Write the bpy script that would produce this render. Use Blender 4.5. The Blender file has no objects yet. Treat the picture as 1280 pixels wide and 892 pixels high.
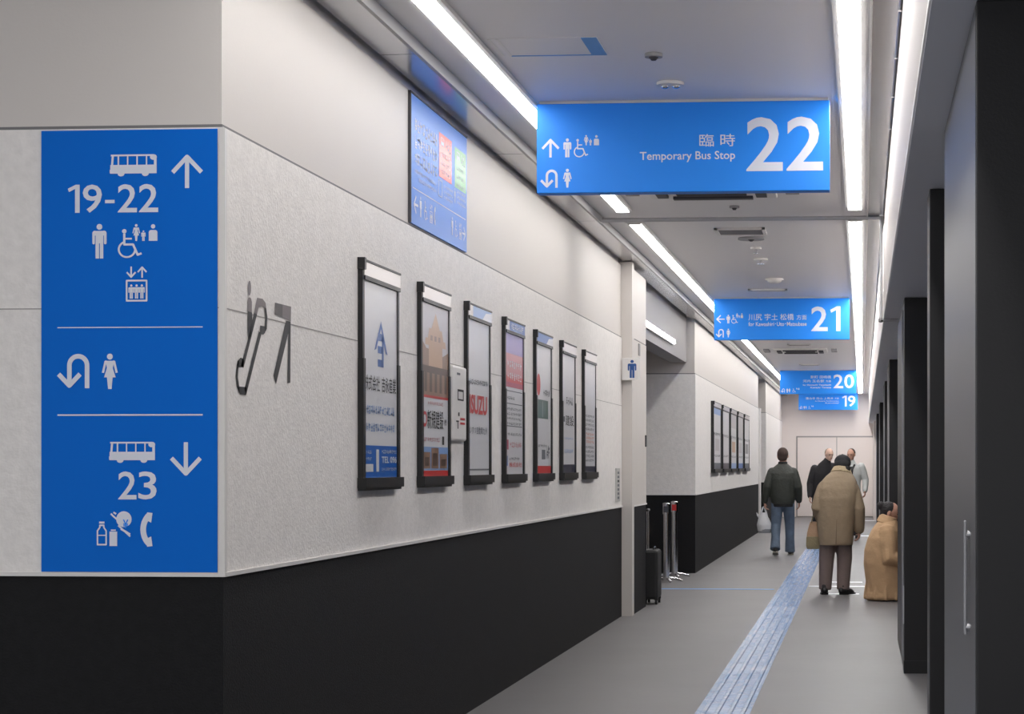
import bpy, bmesh, math, random
from mathutils import Vector, Matrix

# ------------------------------------------------------------------ camera, light, exposure
SC = bpy.context.scene
COL = SC.collection
F, PX, HY, CZ = 2400.0, 898.0, 581.0, 1.48
TH = math.atan(180.0 / F)
CT, ST = math.cos(TH), math.sin(TH)

cam_d = bpy.data.cameras.new('camera')
cam = bpy.data.objects.new('camera', cam_d)
COL.objects.link(cam)
cam.location = (0, 0, CZ)
cam.rotation_euler = (math.pi / 2, 0, TH)
cam_d.sensor_fit = 'HORIZONTAL'
cam_d.sensor_width = 36
cam_d.lens = 36 * F / 1280
cam_d.shift_x = (640 - PX) / 1280
cam_d.shift_y = (HY - 446) / 1280
cam_d.clip_start = 0.1
cam_d.clip_end = 200
SC.camera = cam

SC.view_settings.view_transform = 'Standard'
SC.view_settings.look = 'None'
SC.view_settings.gamma = 1
SC.view_settings.use_curve_mapping = False
SC.view_settings.exposure = 0.0
LAMP_L, LAMP_R, LAMP_LF, LAMP_RF = 18.0, 26.0, 17.0, 48.0      # strip lamps: left, right, left beyond the rail, right beyond the rail
WORLD = 1.28         # added uniform fill, let in by leaving the space behind the camera open

world = bpy.data.worlds.new('world')
SC.world = world
world.use_nodes = True
world.node_tree.nodes['Background'].inputs[0].default_value = (0.95, 0.97, 1.0, 1)
world.node_tree.nodes['Background'].inputs[1].default_value = WORLD

# ------------------------------------------------------------------ helpers
def ray(x, y):
    u = (x - PX) / F
    v = (HY - y) / F
    return (u * CT - ST, CT + u * ST, v)

def AX(x, y, X):
    d = ray(x, y); t = X / d[0]
    return Vector((X, d[1] * t, CZ + d[2] * t))

def AY(x, y, Y):
    d = ray(x, y); t = Y / d[1]
    return Vector((d[0] * t, Y, CZ + d[2] * t))

def AZ(x, y, z):
    d = ray(x, y); t = (z - CZ) / d[2]
    return Vector((d[0] * t, d[1] * t, z))

def lin(c):
    out = []
    for v in c:
        v = v / 255.0
        out.append(v / 12.92 if v <= 0.04045 else ((v + 0.055) / 1.055) ** 2.4)
    return out

MATS = {}
def mat(name, rgb, rough=0.6, metal=0.0, bump=None, vary=None, spec=0.5, coat=0.0, sheen=0.0):
    """procedural material; bump=(scale, strength[, detail]); vary=(scale, amount)"""
    if name in MATS:
        return MATS[name]
    m = bpy.data.materials.new(name)
    m.use_nodes = True
    nt = m.node_tree
    b = nt.nodes['Principled BSDF']
    c = lin(rgb) + [1]
    b.inputs['Base Color'].default_value = c
    b.inputs['Roughness'].default_value = rough
    b.inputs['Metallic'].default_value = metal
    b.inputs['Specular IOR Level'].default_value = spec
    b.inputs['Coat Weight'].default_value = coat
    b.inputs['Sheen Weight'].default_value = sheen
    if bump or vary:
        tc = nt.nodes.new('ShaderNodeTexCoord')
    if bump:
        n = nt.nodes.new('ShaderNodeTexNoise')
        n.inputs['Scale'].default_value = bump[0]
        n.inputs['Detail'].default_value = bump[2] if len(bump) > 2 else 4
        nt.links.new(tc.outputs['Object'], n.inputs['Vector'])
        bp = nt.nodes.new('ShaderNodeBump')
        bp.inputs['Strength'].default_value = bump[1]
        bp.inputs['Distance'].default_value = 0.02
        nt.links.new(n.outputs['Fac'], bp.inputs['Height'])
        nt.links.new(bp.outputs['Normal'], b.inputs['Normal'])
    if vary:
        n2 = nt.nodes.new('ShaderNodeTexNoise')
        n2.inputs['Scale'].default_value = vary[0]
        n2.inputs['Detail'].default_value = 6
        nt.links.new(tc.outputs['Object'], n2.inputs['Vector'])
        mr = nt.nodes.new('ShaderNodeMapRange')
        mr.inputs[1].default_value = 0.3
        mr.inputs[2].default_value = 0.7
        mr.inputs[3].default_value = 1 - vary[1]
        mr.inputs[4].default_value = 1 + vary[1]
        nt.links.new(n2.outputs['Fac'], mr.inputs[0])
        mx = nt.nodes.new('ShaderNodeMix')
        mx.data_type = 'RGBA'
        mx.blend_type = 'MULTIPLY'
        mx.inputs[0].default_value = 1
        mx.inputs[6].default_value = c
        nt.links.new(mr.outputs[0], mx.inputs[7])
        nt.links.new(mx.outputs[2], b.inputs['Base Color'])
    MATS[name] = m
    return m

def emit(name, rgb, strength):
    m = bpy.data.materials.new(name)
    m.use_nodes = True
    b = m.node_tree.nodes['Principled BSDF']
    b.inputs['Base Color'].default_value = (0.9, 0.9, 0.9, 1)
    b.inputs['Emission Color'].default_value = list(rgb) + [1]
    b.inputs['Emission Strength'].default_value = strength
    MATS[name] = m
    return m

class MB:
    def __init__(self):
        self.v, self.f, self.mi, self.mats = [], [], [], []
    def _m(self, m):
        if m not in self.mats:
            self.mats.append(m)
        return self.mats.index(m)
    def poly(self, pts, m):
        i = len(self.v)
        self.v += [Vector(p) for p in pts]
        self.f.append(list(range(i, i + len(pts))))
        self.mi.append(self._m(m))
    def box(self, x0, x1, y0, y1, z0, z1, m):
        i = len(self.v)
        self.v += [Vector(p) for p in ((x0,y0,z0),(x1,y0,z0),(x1,y1,z0),(x0,y1,z0),(x0,y0,z1),(x1,y0,z1),(x1,y1,z1),(x0,y1,z1))]
        k = self._m(m)
        for q in ((3,2,1,0),(4,5,6,7),(0,1,5,4),(1,2,6,5),(2,3,7,6),(3,0,4,7)):
            self.f.append([i + a for a in q]); self.mi.append(k)
        return self
    def rings(self, rings, m, cap=True):
        n = len(rings[0]); i0 = len(self.v); k = self._m(m)
        for r in rings:
            self.v += [Vector(p) for p in r]
        for a in range(len(rings) - 1):
            for b in range(n):
                c = (b + 1) % n
                self.f.append([i0 + a*n + b, i0 + a*n + c, i0 + (a+1)*n + c, i0 + (a+1)*n + b]); self.mi.append(k)
        if cap:
            self.f.append([i0 + b for b in reversed(range(n))]); self.mi.append(k)
            self.f.append([i0 + (len(rings)-1)*n + b for b in range(n)]); self.mi.append(k)
    def sweep(self, pts, radii, m, side=(1,0,0), n=14, round_ends=True):
        pts = [Vector(p) for p in pts]
        rr = [(r, r) if isinstance(r, (int, float)) else r for r in radii]
        if round_ends:
            d0 = (pts[0] - pts[1]).normalized(); d1 = (pts[-1] - pts[-2]).normalized()
            A, B = rr[0], rr[-1]
            P0, P1 = pts[0], pts[-1]
            ra, rb = min(A), min(B)
            pts = [P0 + d0*ra*0.95, P0 + d0*ra*0.6] + pts + [P1 + d1*rb*0.6, P1 + d1*rb*0.95]
            rr = [(A[0]*.28, A[1]*.28), (A[0]*.8, A[1]*.8)] + rr + [(B[0]*.8, B[1]*.8), (B[0]*.28, B[1]*.28)]
        out = []
        for i, p in enumerate(pts):
            t = (pts[min(i+1, len(pts)-1)] - pts[max(i-1, 0)]).normalized()
            s = Vector(side)
            a = s - t * s.dot(t)
            if a.length < 0.05:
                s = Vector((0, 1, 0)); a = s - t * s.dot(t)
            a.normalize(); b = t.cross(a)
            out.append([p + a*math.cos(2*math.pi*j/n)*rr[i][0] + b*math.sin(2*math.pi*j/n)*rr[i][1] for j in range(n)])
        self.rings(out, m)
        return self
    def loft(self, secs, m, n=24, ex=2.2):
        out = []
        for (cx, cy, cz, rx, ry) in secs:
            ring = []
            for j in range(n):
                a = 2*math.pi*j/n
                ca, sa = math.cos(a), math.sin(a)
                ring.append((cx + rx*math.copysign(abs(ca)**(2/ex), ca), cy + ry*math.copysign(abs(sa)**(2/ex), sa), cz))
            out.append(ring)
        self.rings(out, m)
        return self
    def ball(self, c, r, m, n=16, rot=None):
        r = (r, r, r) if isinstance(r, (int, float)) else r
        out = []
        for i in range(1, 12):
            ph = -math.pi/2 + math.pi*i/12
            ring = []
            for j in range(n):
                a = 2*math.pi*j/n
                p = Vector((r[0]*math.cos(ph)*math.cos(a), r[1]*math.cos(ph)*math.sin(a), r[2]*math.sin(ph)))
                if rot: p = rot @ p
                ring.append(Vector(c) + p)
            out.append(ring)
        self.rings(out, m)
        return self
    def cyl(self, p0, p1, r, m, n=20, r1=None):
        self.sweep([p0, p1], [r, r if r1 is None else r1], m, n=n, round_ends=False)
        return self
    def mesh(self, name, origin=(0,0,0)):
        me = bpy.data.meshes.new(name)
        o = Vector(origin)
        me.from_pydata([tuple(p - o) for p in self.v], [], self.f)
        for m in self.mats: me.materials.append(m)
        me.polygons.foreach_set('material_index', self.mi)
        me.update()
        return me
    def build(self, name, parent=None, origin=None, smooth=False, bevel=0.0):
        """link as ONE object; vertices are world coordinates"""
        if origin is None:
            origin = parent_loc(parent) if parent else (0, 0, 0)
        me = self.mesh(name, origin)
        if smooth:
            me.polygons.foreach_set('use_smooth', [True]*len(me.polygons)); 
            try: me.set_sharp_from_angle(angle=math.radians(40))
            except Exception: pass
        o = bpy.data.objects.new(name, me)
        COL.objects.link(o)
        if parent:
            o.parent = parent
        else:
            o.location = origin
        if bevel:
            b = o.modifiers.new('bevel', 'BEVEL'); b.width = bevel; b.segments = 2; b.limit_method = 'ANGLE'
        return o

def parent_loc(o):
    p = Vector((0, 0, 0))
    while o:
        p += Vector(o.location); o = o.parent
    return p

def thing(name, label, cat, loc, group=None):
    o = bpy.data.objects.new(name, None)
    o.empty_display_size = 0.1
    COL.objects.link(o)
    o.location = loc
    return tag(o, label, cat, group)

def tag(o, label, cat, group=None):
    o['label'] = label; o['category'] = cat
    if group: o['group'] = group
    return o

def struct(o, label=None, cat=None):
    o['kind'] = 'structure'
    if label: o['label'] = label
    if cat: o['category'] = cat
    return o

# ---- drawing on planes (signs, posters): 2-D polygons placed on a wall or panel face
class Face:
    """flat face: origin o, right u, up v, outward n"""
    def __init__(self, o, u, v, n):
        self.o, self.u, self.v, self.n = Vector(o), Vector(u), Vector(v), Vector(n)
    def P(self, a, b, off=0.0):
        return self.o + self.u*a + self.v*b + self.n*off

def stroke(pts, w, closed=False):
    """polyline -> convex quads and round joints (2-D)"""
    out = []
    seg = list(zip(pts, pts[1:] + ([pts[0]] if closed else [])))
    if not closed: seg = seg[:len(pts)-1]
    for (x0, y0), (x1, y1) in seg:
        L = math.hypot(x1-x0, y1-y0) or 1e-6
        nx, ny = -(y1-y0)/L*w/2, (x1-x0)/L*w/2
        out.append([(x0+nx, y0+ny), (x0-nx, y0-ny), (x1-nx, y1-ny), (x1+nx, y1+ny)])
    for (x, y) in (pts if closed else pts[1:-1]):
        out.append(disc(x, y, w/2, 10))
    return out

def disc(x, y, r, n=20, ry=None):
    ry = r if ry is None else ry
    return [(x + r*math.cos(2*math.pi*k/n), y + ry*math.sin(2*math.pi*k/n)) for k in range(n)]

def rect(x0, x1, y0, y1):
    return [(x0, y0), (x1, y0), (x1, y1), (x0, y1)]

def arc(cx, cy, r, a0, a1, n=18, ry=None):
    ry = r if ry is None else ry
    return [(cx + r*math.cos(math.radians(a0 + (a1-a0)*k/n)), cy + ry*math.sin(math.radians(a0 + (a1-a0)*k/n))) for k in range(n+1)]

def scaled(polys, s, dx=0, dy=0):
    return [[(x*s + dx, y*s + dy) for x, y in p] for p in polys]

def turned(polys, deg, cx=0, cy=.5):
    c, s = math.cos(math.radians(deg)), math.sin(math.radians(deg))
    return [[(cx + (x-cx)*c - (y-cy)*s, cy + (x-cx)*s + (y-cy)*c) for x, y in p] for p in polys]

# pictograms: one unit high, centred on x = 0, y up
def pic_arrow():
    return stroke([(0, 0), (0, .95)], .13) + stroke([(-.44, .47), (0, .93), (.44, .47)], .13)
def pic_uturn():
    a = [(.27, 0), (.27, .68)] + arc(0, .68, .27, 0, 180, 16)[1:] + [(-.27, .1)]
    return stroke(a, .14) + stroke([(-.60, .42), (-.27, .08), (.06, .42)], .14)
def pic_man():
    return [disc(0, .92, .085), rect(-.115, .115, .44, .80), rect(-.14, .14, .68, .80),
            disc(-.14, .735, .072), disc(.14, .735, .072), rect(-.212, -.135, .45, .735), rect(.135, .212, .45, .735),
            disc(-.173, .45, .038), disc(.173, .45, .038), rect(-.115, -.012, 0, .46), rect(.012, .115, 0, .46)]
def pic_woman():
    return [disc(0, .92, .085), [(-.13, .80), (-.085, .60), (-.17, .33), (.17, .33), (.085, .60), (.13, .80)],
            disc(-.115, .76, .05), disc(.115, .76, .05)] + stroke([(-.13, .76), (-.20, .46)], .065) + stroke([(.13, .76), (.20, .46)], .065) + \
           [[(-.085, .34), (-.05, 0), (.05, 0), (.085, .34)]]
def pic_wheelchair():
    return [disc(-.17, .92, .075)] + stroke([(-.17, .84), (-.17, .46), (.12, .46), (.27, .10), (.40, .15)], .075) + \
           stroke([(-.17, .66), (.08, .66)], .06) + stroke(arc(-.08, .29, .27, 112, 352, 24), .065)
def pic_family():
    return scaled(pic_woman(), 1.0, -.55, 0) + scaled(pic_man(), .62, -.12, 0) + \
           [disc(.46, .86, .13), rect(.20, .72, 0, .5), disc(.34, .50, .14), disc(.58, .50, .14), rect(.34, .58, .45, .64)]
def pic_bus():
    p = [rect(0, 1.72, .12, .52), rect(.02, 1.60, .92, 1.0), disc(1.60, .87, .13), rect(1.62, 1.72, .12, .86)]
    p += [[(0, .12), (.06, 1.0), (.14, 1.0), (.08, .12)], rect(.27, .33, .5, .95), rect(.62, .67, .5, .95), rect(.97, 1.02, .5, .95), rect(1.32, 1.37, .5, .95)]
    p += [rect(-.02, .2, .14, .3), disc(.40, .12, .13), disc(1.30, .12, .13), rect(.27, 1.0, .12, .52)]
    return [[(x - .86, y) for x, y in q] for q in p]
def pic_lift():
    p = scaled(stroke([(0, 0), (0, .95)], .15) + stroke([(-.4, .5), (0, .93), (.4, .5)], .15), .32, .16, .68)
    p += scaled(turned(stroke([(0, 0), (0, .95)], .15) + stroke([(-.4, .5), (0, .93), (.4, .5)], .15), 180), .32, -.16, .68)
    p += stroke([(-.29, .03), (.29, .03), (.29, .60), (-.29, .60)], .05, True)
    for k in (-1, 0, 1):
        p += scaled(pic_man(), .40, k*.155, .09)
    return p
def pic_bottles():
    p = stroke([(-.62, .06), (-.62, .46), (-.55, .56), (-.55, .62), (-.43, .62), (-.43, .56), (-.36, .46), (-.36, .06)], .045, True)
    p += [rect(-.57, -.41, .67, .73), rect(-.26, -.03, .02, .44), rect(-.22, -.07, .46, .50)]
    p += stroke([(-.60, .33), (-.38, .33)], .03)
    p += [disc(.17, .80, .23, 24)]
    p += stroke([(-.22, .96), (-.16, .90), (-.02, .78)], .05) + stroke([(-.14, 1.0), (-.06, .95)], .05) + stroke([(.08, .52), (.36, .36)], .06) + stroke([(.0, .62), (.36, .30)], .05)
    return p
def pic_phone():
    return stroke(arc(.42, .5, .44, 128, 232, 14, .52), .17) + [[(.06, .78), (.22, .70), (.26, .98), (.10, 1.0)], [(.06, .22), (.22, .30), (.26, .02), (.10, 0)]]

def draw(mb, polys, face, a, b, h, m, off=.0015, sx=1.0):
    for k, p in enumerate(polys):
        q = [face.P(a + x*h*sx, b + y*h, off + k*3e-5) for x, y in p]
        mb.poly(q, m)

TXT = {}
def glyphs(s, bold=0.0):
    k = (s, bold)
    if k in TXT: return TXT[k]
    cu = bpy.data.curves.new('t', 'FONT')
    cu.body = s; cu.size = 1; cu.offset = bold; cu.resolution_u = 3
    o = bpy.data.objects.new('t', cu)
    COL.objects.link(o)
    dg = bpy.context.evaluated_depsgraph_get()
    me = bpy.data.meshes.new_from_object(o.evaluated_get(dg))
    vs = [(v.co.x, v.co.y) for v in me.vertices]
    fs = [list(p.vertices) for p in me.polygons]
    bpy.data.objects.remove(o); bpy.data.curves.remove(cu); bpy.data.meshes.remove(me)
    TXT[k] = (vs, fs)
    return TXT[k]

def text(mb, s, face, a0, a1, b0, b1, m, off=.0015, bold=0.0, keep=False):
    """lettering fitted to the box a0..a1, b0..b1 of the face; keep: keep proportions, right aligned"""
    vs, fs = glyphs(s, bold)
    if not vs: return
    off += .0004
    x0 = min(v[0] for v in vs); x1 = max(v[0] for v in vs); y0 = min(v[1] for v in vs); y1 = max(v[1] for v in vs)
    sx = (a1-a0)/max(x1-x0, 1e-6); sy = (b1-b0)/max(y1-y0, 1e-6)
    i = len(mb.v); k = mb._m(m)
    mb.v += [face.P(a0 + (x-x0)*sx, b0 + (y-y0)*sy, off) for x, y in vs]
    for f in fs:
        mb.f.append([i + q for q in f]); mb.mi.append(k)

def numerals(mb, s, face, a0, a1, b0, b1, m, bold=.012):
    """figures spread over the box; the 1 is drawn with its flag"""
    wd = {'1': .72, '-': .62}
    gap = .10
    tot = sum(wd.get(c, 1) for c in s) + gap*(len(s)-1)
    u = (a1-a0)/tot; x = a0; h = b1-b0
    for c in s:
        w = wd.get(c, 1)*u
        if c == '1':
            st = min(.17*h, w*.42)
            q = [(x + w*.92 - st, b0), (x + w*.92, b0), (x + w*.92, b1), (x + w*.92 - st*.85, b1), (x + w*.06, b1 - h*.14), (x + w*.14, b1 - h*.26), (x + w*.92 - st, b1 - h*.15)]
            mb.poly([face.P(p, r_, .002) for p, r_ in q], m)
        elif c == '-':
            quad(mb, face, x + w*.1, x + w*.9, b0 + h*.33, b0 + h*.45, m, .002)
        else:
            text(mb, c, face, x, x + w, b0, b1, m, bold=bold)
        x += w + gap*u

def scribble(mb, face, a0, a1, b0, b1, m, n, seed=0, off=.0015):
    """a row of small printed characters too small to read: strokes only"""
    r = random.Random(seed)
    w = (a1-a0)/n; h = b1-b0
    for i in range(n):
        x = a0 + i*w + w*.08; ww = w*.84
        for k in range(r.choice((2, 3, 3))):
            y = b0 + h*r.uniform(0, .85)
            mb.poly([face.P(x + ww*r.uniform(0, .2), y, off), face.P(x + ww*r.uniform(.8, 1), y, off), face.P(x + ww*r.uniform(.8, 1), y + h*.13, off), face.P(x + ww*r.uniform(0, .2), y + h*.13, off)], m)
        for k in range(r.choice((1, 2))):
            xx = x + ww*r.uniform(0, .8)
            mb.poly([face.P(xx, b0 + h*r.uniform(0, .2), off), face.P(xx + ww*.16, b0 + h*r.uniform(0, .2), off), face.P(xx + ww*.16, b1, off), face.P(xx, b1, off)], m)

def quad(mb, face, a0, a1, b0, b1, m, off=.001):
    mb.poly([face.P(a0, b0, off), face.P(a1, b0, off), face.P(a1, b1, off), face.P(a0, b1, off)], m)

# ------------------------------------------------------------------ materials
M_white = mat('smooth_white_wall', (214, 208, 203), .55, bump=(90, .03))
M_stucco = mat('stucco_panel', (236, 232, 229), .7, bump=(60, .20, 8), vary=(24, .05))
M_wains = mat('black_wainscot', (26, 26, 28), .7, bump=(120, .25), vary=(30, .12), spec=.2)
M_trimw = mat('white_trim', (225, 222, 220), .4)
M_groove = mat('dark_groove', (70, 70, 74), .6)
M_seam = mat('seam', (165, 160, 158), .7)
M_ceil = mat('painted_ceiling', (235, 233, 234), .5, bump=(60, .02))
M_panelm = mat('satin_metal_panel', (190, 191, 194), .22, metal=.75)
M_rail = mat('rail_grey', (150, 149, 150), .4)
M_groove2 = mat('panel_joint', (118, 117, 118), .6)
M_beam = mat('beam_grey', (150, 147, 147), .6)
M_fascia = mat('white_fascia', (186, 178, 174), .5)
M_end = mat('white_end_wall', (238, 228, 223), .5)
M_soffit = mat('grey_soffit', (226, 227, 234), .5)
M_pillar = mat('dark_pillar_paint', (38, 37, 39), .4, bump=(150, .04), spec=.35)
M_pillar_side = mat('lit_pillar_side', (88, 88, 90), .4)  # dark pillar paint made paler, as corridor light falls on this side
M_glass = mat('dark_glass', (18, 20, 24), .08)
M_alu = mat('aluminium', (200, 200, 203), .3, metal=.9)
M_chrome = mat('chrome', (225, 225, 228), .14, metal=1.0)
M_blue = mat('sign_blue', (4, 140, 250), .45, bump=(200, .02))
M_blue_wall = mat('wall_sign_blue', (2, 108, 214), .6, spec=.12)
M_let = mat('white_vinyl', (225, 228, 240), .45)
M_black = mat('black_plastic', (22, 22, 24), .42)
M_blackt = mat('black_print', (28, 28, 32), .6)
M_greyt = mat('grey_print', (105, 108, 116), .6)
M_floor = mat('grey_floor', (106, 103, 104), .5, bump=(8, .05), vary=(1.1, .06))
M_vent = mat('vent_grey', (150, 150, 154), .5)
M_lamp = emit('lamp_diffuser', (1.0, .985, .965), LAMP_R)
M_lampl = emit('lamp_diffuser_left', (1.0, .985, .965), LAMP_L)
M_lamplf = emit('lamp_diffuser_left_far', (1.0, .985, .965), LAMP_LF)
M_lamprf = emit('lamp_diffuser_right_far', (1.0, .985, .965), LAMP_RF)
M_lampr = emit('lamp_diffuser_recess', (1.0, .985, .965), 4.0)
M_lampw = mat('lamp_housing', (228, 226, 224), .4)

# ------------------------------------------------------------------ large structure
YE = 55.0            # end wall
WX = -2.36           # left wall face
Y1, Y1E = 6.935, 18.68
ZC = 3.53            # ceiling

mb = MB(); mb.box(-9, 1.6, -3, YE + .3, -.2, 0, M_floor)
struct(mb.build('floor'), 'grey floor of the covered passage', 'floor')

mb = MB(); mb.box(-9, 1.6, -3, YE + .3, ZC, ZC + .15, M_ceil)
struct(mb.build('ceiling'), 'pale grey painted passage ceiling', 'ceiling')

def wall_block(name, x, y0, y1, back, label):
    """one wall block: black base, white ledge, rough panel, groove, smooth upper panel"""
    mb = MB()
    mb.box(back, x + .008, y0 - .008, y1, 0, 1.068, M_wains)
    mb.box(back, x + .02, y0 - .02, y1 + .004, 1.068, 1.083, M_trimw)
    mb.box(back, x + .010, y0 - .010, y1, 1.083, 2.726, M_stucco)
    mb.box(back, x + .003, y0 - .003, y1, 2.726, 2.738, M_groove2)
    mb.box(back, x, y0, y1, 2.738, 3.44, M_white)
    mb.box(back, x - .02, y0 + .02, y1 - .02, 3.44, ZC, M_ceil)
    return struct(mb.build(name), label, 'wall')

wall_block('wall_left', WX, Y1, Y1E, -9, 'near left wall with black base, rough grey panel and smooth white top')
wall_block('wall_left_far', -2.29, 26.2, 42.2, -6, 'left wall beyond the toilet recess')
wall_block('wall_left_end', -2.30, 45.7, YE, -6, 'left wall next to the end wall')

mb = MB(); mb.box(-6.2, -6, 18, YE, 0, ZC, M_white)
struct(mb.build('wall_back'), 'back wall of the toilet recess', 'wall')
# end wall
mb = MB(); mb.box(-6, 1.6, YE, YE + .2, 0, ZC, M_end)
struct(mb.build('wall_end'), 'white wall closing the passage', 'wall')
# double door on the end wall
d0, d1 = AY(997, 600, YE - .01), AY(1095, 600, YE - .01)
dx0, dx1 = d0.x, d1.x
dr = bpy.data.objects.new('door_1', None); COL.objects.link(dr); dr.location = ((dx0+dx1)/2, YE, 0)
struct(dr, 'white double door in the end wall', 'door')
mb = MB(); mid = (dx0 + dx1)/2
mb.box(dx0 - .04, dx1 + .04, YE - .02, YE + .01, 0, 2.31, M_seam)
mb.build('door_frame', dr)
for a, b in ((dx0, mid - .01), (mid + .01, dx1)):
    mb = MB(); mb.box(a, b, YE - .045, YE - .018, .02, 2.27, M_end); mb.build('door_leaf', dr)
for s in (-1, 1):
    mb = MB(); mb.cyl((mid + s*.07, YE - .09, .95), (mid + s*.07, YE - .09, 1.15), .012, M_alu)
    mb.box(mid + s*.07 - .015, mid + s*.07 + .015, YE - .09, YE - .044, .99, 1.01, M_alu)
    mb.build('door_handle', dr)

# right side: fascia, soffit, dark glass front
mb = MB(); mb.box(.175, .30, -3, 51.2, 2.70, ZC, M_fascia); mb.box(.172, .30, -3, 51.2, 2.68, 2.70, M_trimw)
struct(mb.build('trim_1'), 'white fascia above the bus side', 'trim')
mb = MB(); mb.box(.178, 1.6, -3, YE, 2.672, 2.80, M_soffit); mb.box(.30, 1.6, -3, YE, 2.80, ZC, M_soffit)
struct(mb.build('trim_2'), 'dark soffit above the bus side', 'trim')
mb = MB(); mb.box(1.45, 1.6, -3, YE, 0, 2.672, M_glass)
struct(mb.build('wall_right'), 'dark glazed front of the bus side', 'wall')
mb = MB(); mb.box(.30, 1.45, YE - 3.2, YE - .1, 0, 2.672, M_end)
struct(mb.build('wall_right_end'), 'short white wall by the end door', 'wall')

# ceiling edges beside the strip lamps
mb = MB()
for a, b in ((-3, 5.2), (5.21, 9.2), (9.21, 12.2), (12.21, 15.6), (15.61, 18.7)):
    mb.box(-2.345, -2.16, a, b, 3.478, 3.50, M_panelm)
mb.box(-2.345, -2.16, 18.71, 26.1, 3.478, 3.50, M_panelm)
for k in range(8): mb.box(-2.28, -2.16, 26.11 + k*3.6, 29.70 + k*3.6, 3.478, 3.50, M_panelm)
struct(mb.build('trim_3'), 'satin metal ceiling edge above the left wall', 'trim')
mb = MB(); mb.box(-2.16, -2.140, -3, YE, 3.468, ZC, M_rail); 
struct(mb.build('trim_4'), 'white edge rail of the left ceiling panels', 'trim')
mb = MB(); mb.box(.045, .172, -3, YE, 3.50, 3.512, M_panelm); mb.box(.035, .045, -3, YE, 3.49, ZC, M_trimw)
struct(mb.build('trim_5'), 'satin metal ceiling edge beside the right strip lamps', 'trim')

# white end posts of the left walls
mb = MB(); mb.box(WX - .02, -2.25, 18.69, 18.86, 0, 3.47, M_white)
mb.box(-2.9, -2.262, 18.86, 20.0, 0, 1.068, M_wains); mb.box(-2.9, -2.25, 18.86, 20.004, 1.068, 1.083, M_trimw)
mb.box(-2.9, -2.258, 18.86, 20.0, 1.083, 2.726, M_white); mb.box(-2.9, -2.266, 18.86, 20.0, 2.726, 2.738, M_groove2)
mb.box(-2.9, -2.262, 18.86, 20.0, 2.738, 3.42, M_white)
mb.box(-9, -2.9, 18.7, 20.0, 0, ZC, M_white)
struct(mb.build('wall_left_return'), 'white end post and short wall at the toilet opening', 'wall')
mb = MB(); mb.box(-2.34, -2.24, 42.21, 42.5, 0, 2.73, M_trimw)
struct(mb.build('trim_6'), 'white end post of the far left wall', 'trim')
# beam over the toilet opening
mb = MB(); mb.box(-2.62, -2.40, 20.02, 26.18, 2.88, ZC - .001, M_beam)
struct(mb.build('trim_7'), 'grey beam over the toilet opening', 'trim')
mb = MB(); mb.box(WX + .0095, WX + .0115, Y1 - .008, Y1E, 2.058, 2.062, M_seam); mb.box(-4, WX + .01, Y1 - .0115, Y1 - .0095, 2.058, 2.062, M_seam)
struct(mb.build('trim_8'), 'fine horizontal seam of the rough wall panels', 'trim')
mb = MB(); mb.box(WX - .005, WX + .018, Y1 - .018, Y1 + .005, 1.083, 2.722, M_trimw)
struct(mb.build('trim_9'), 'pale corner bead of the near wall', 'trim')

# ------------------------------------------------------------------ strip lamps
def strip(x, y0, y1, label, M_lamp, z=ZC, grp='long strip lamps under the ceiling'):
    t = thing('strip_light', label, 'light', (x, (y0+y1)/2, z), grp)
    mb = MB()
    for s in (-1, 1): mb.box(x + s*.062 - .012, x + s*.062 + .012, y0, y1, z - .023, z - .001, M_lampw)
    mb.box(x - .06, x + .06, y0, y1, z - .008, z - .001, M_lampw)
    mb.box(x - .055, x + .055, y0, y0 + .02, z - .035, z - .008, M_lampw); mb.box(x - .055, x + .055, y1 - .02, y1, z - .035, z - .008, M_lampw)
    mb.build('housing', t)
    mb = MB()
    n = 10; prof = [(-.05, -.010)] + [(.05*-math.cos(math.pi*k/n), -.022 - .012*math.sin(math.pi*k/n)) for k in range(n+1)] + [(.05, -.010)]
    mb.rings([[(x + a, yy, z + b) for a, b in prof] for yy in (y0 + .021, y1 - .021)], M_lamp)
    mb.build('diffuser', t)
    return t
strip(-1.91, 1.0, 15.25, 'white strip lamp over the left side running up to the ceiling rail', M_lampl)
strip(-1.91, 16.0, 54.0, 'white strip lamp over the left side running on beyond the ceiling rail', M_lamplf)
strip(-.06, 1.0, 15.25, 'white strip lamp over the right side running up to the ceiling rail', M_lamp)
strip(-.06, 15.95, 54.2, 'white strip lamp over the right side running on beyond the ceiling rail', M_lamprf)
t = thing('recess_lamp', 'short white linear lamp on the grey beam of the toilet opening', 'light', (-2.39, 22.2, 3.03))
mb = MB(); mb.box(-2.40, -2.375, 20.1, 24.2, 3.0, 3.07, M_lampw); mb.build('housing', t)
mb = MB(); mb.box(-2.376, -2.355, 20.12, 24.18, 3.01, 3.06, M_lampr); mb.build('diffuser', t)

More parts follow.
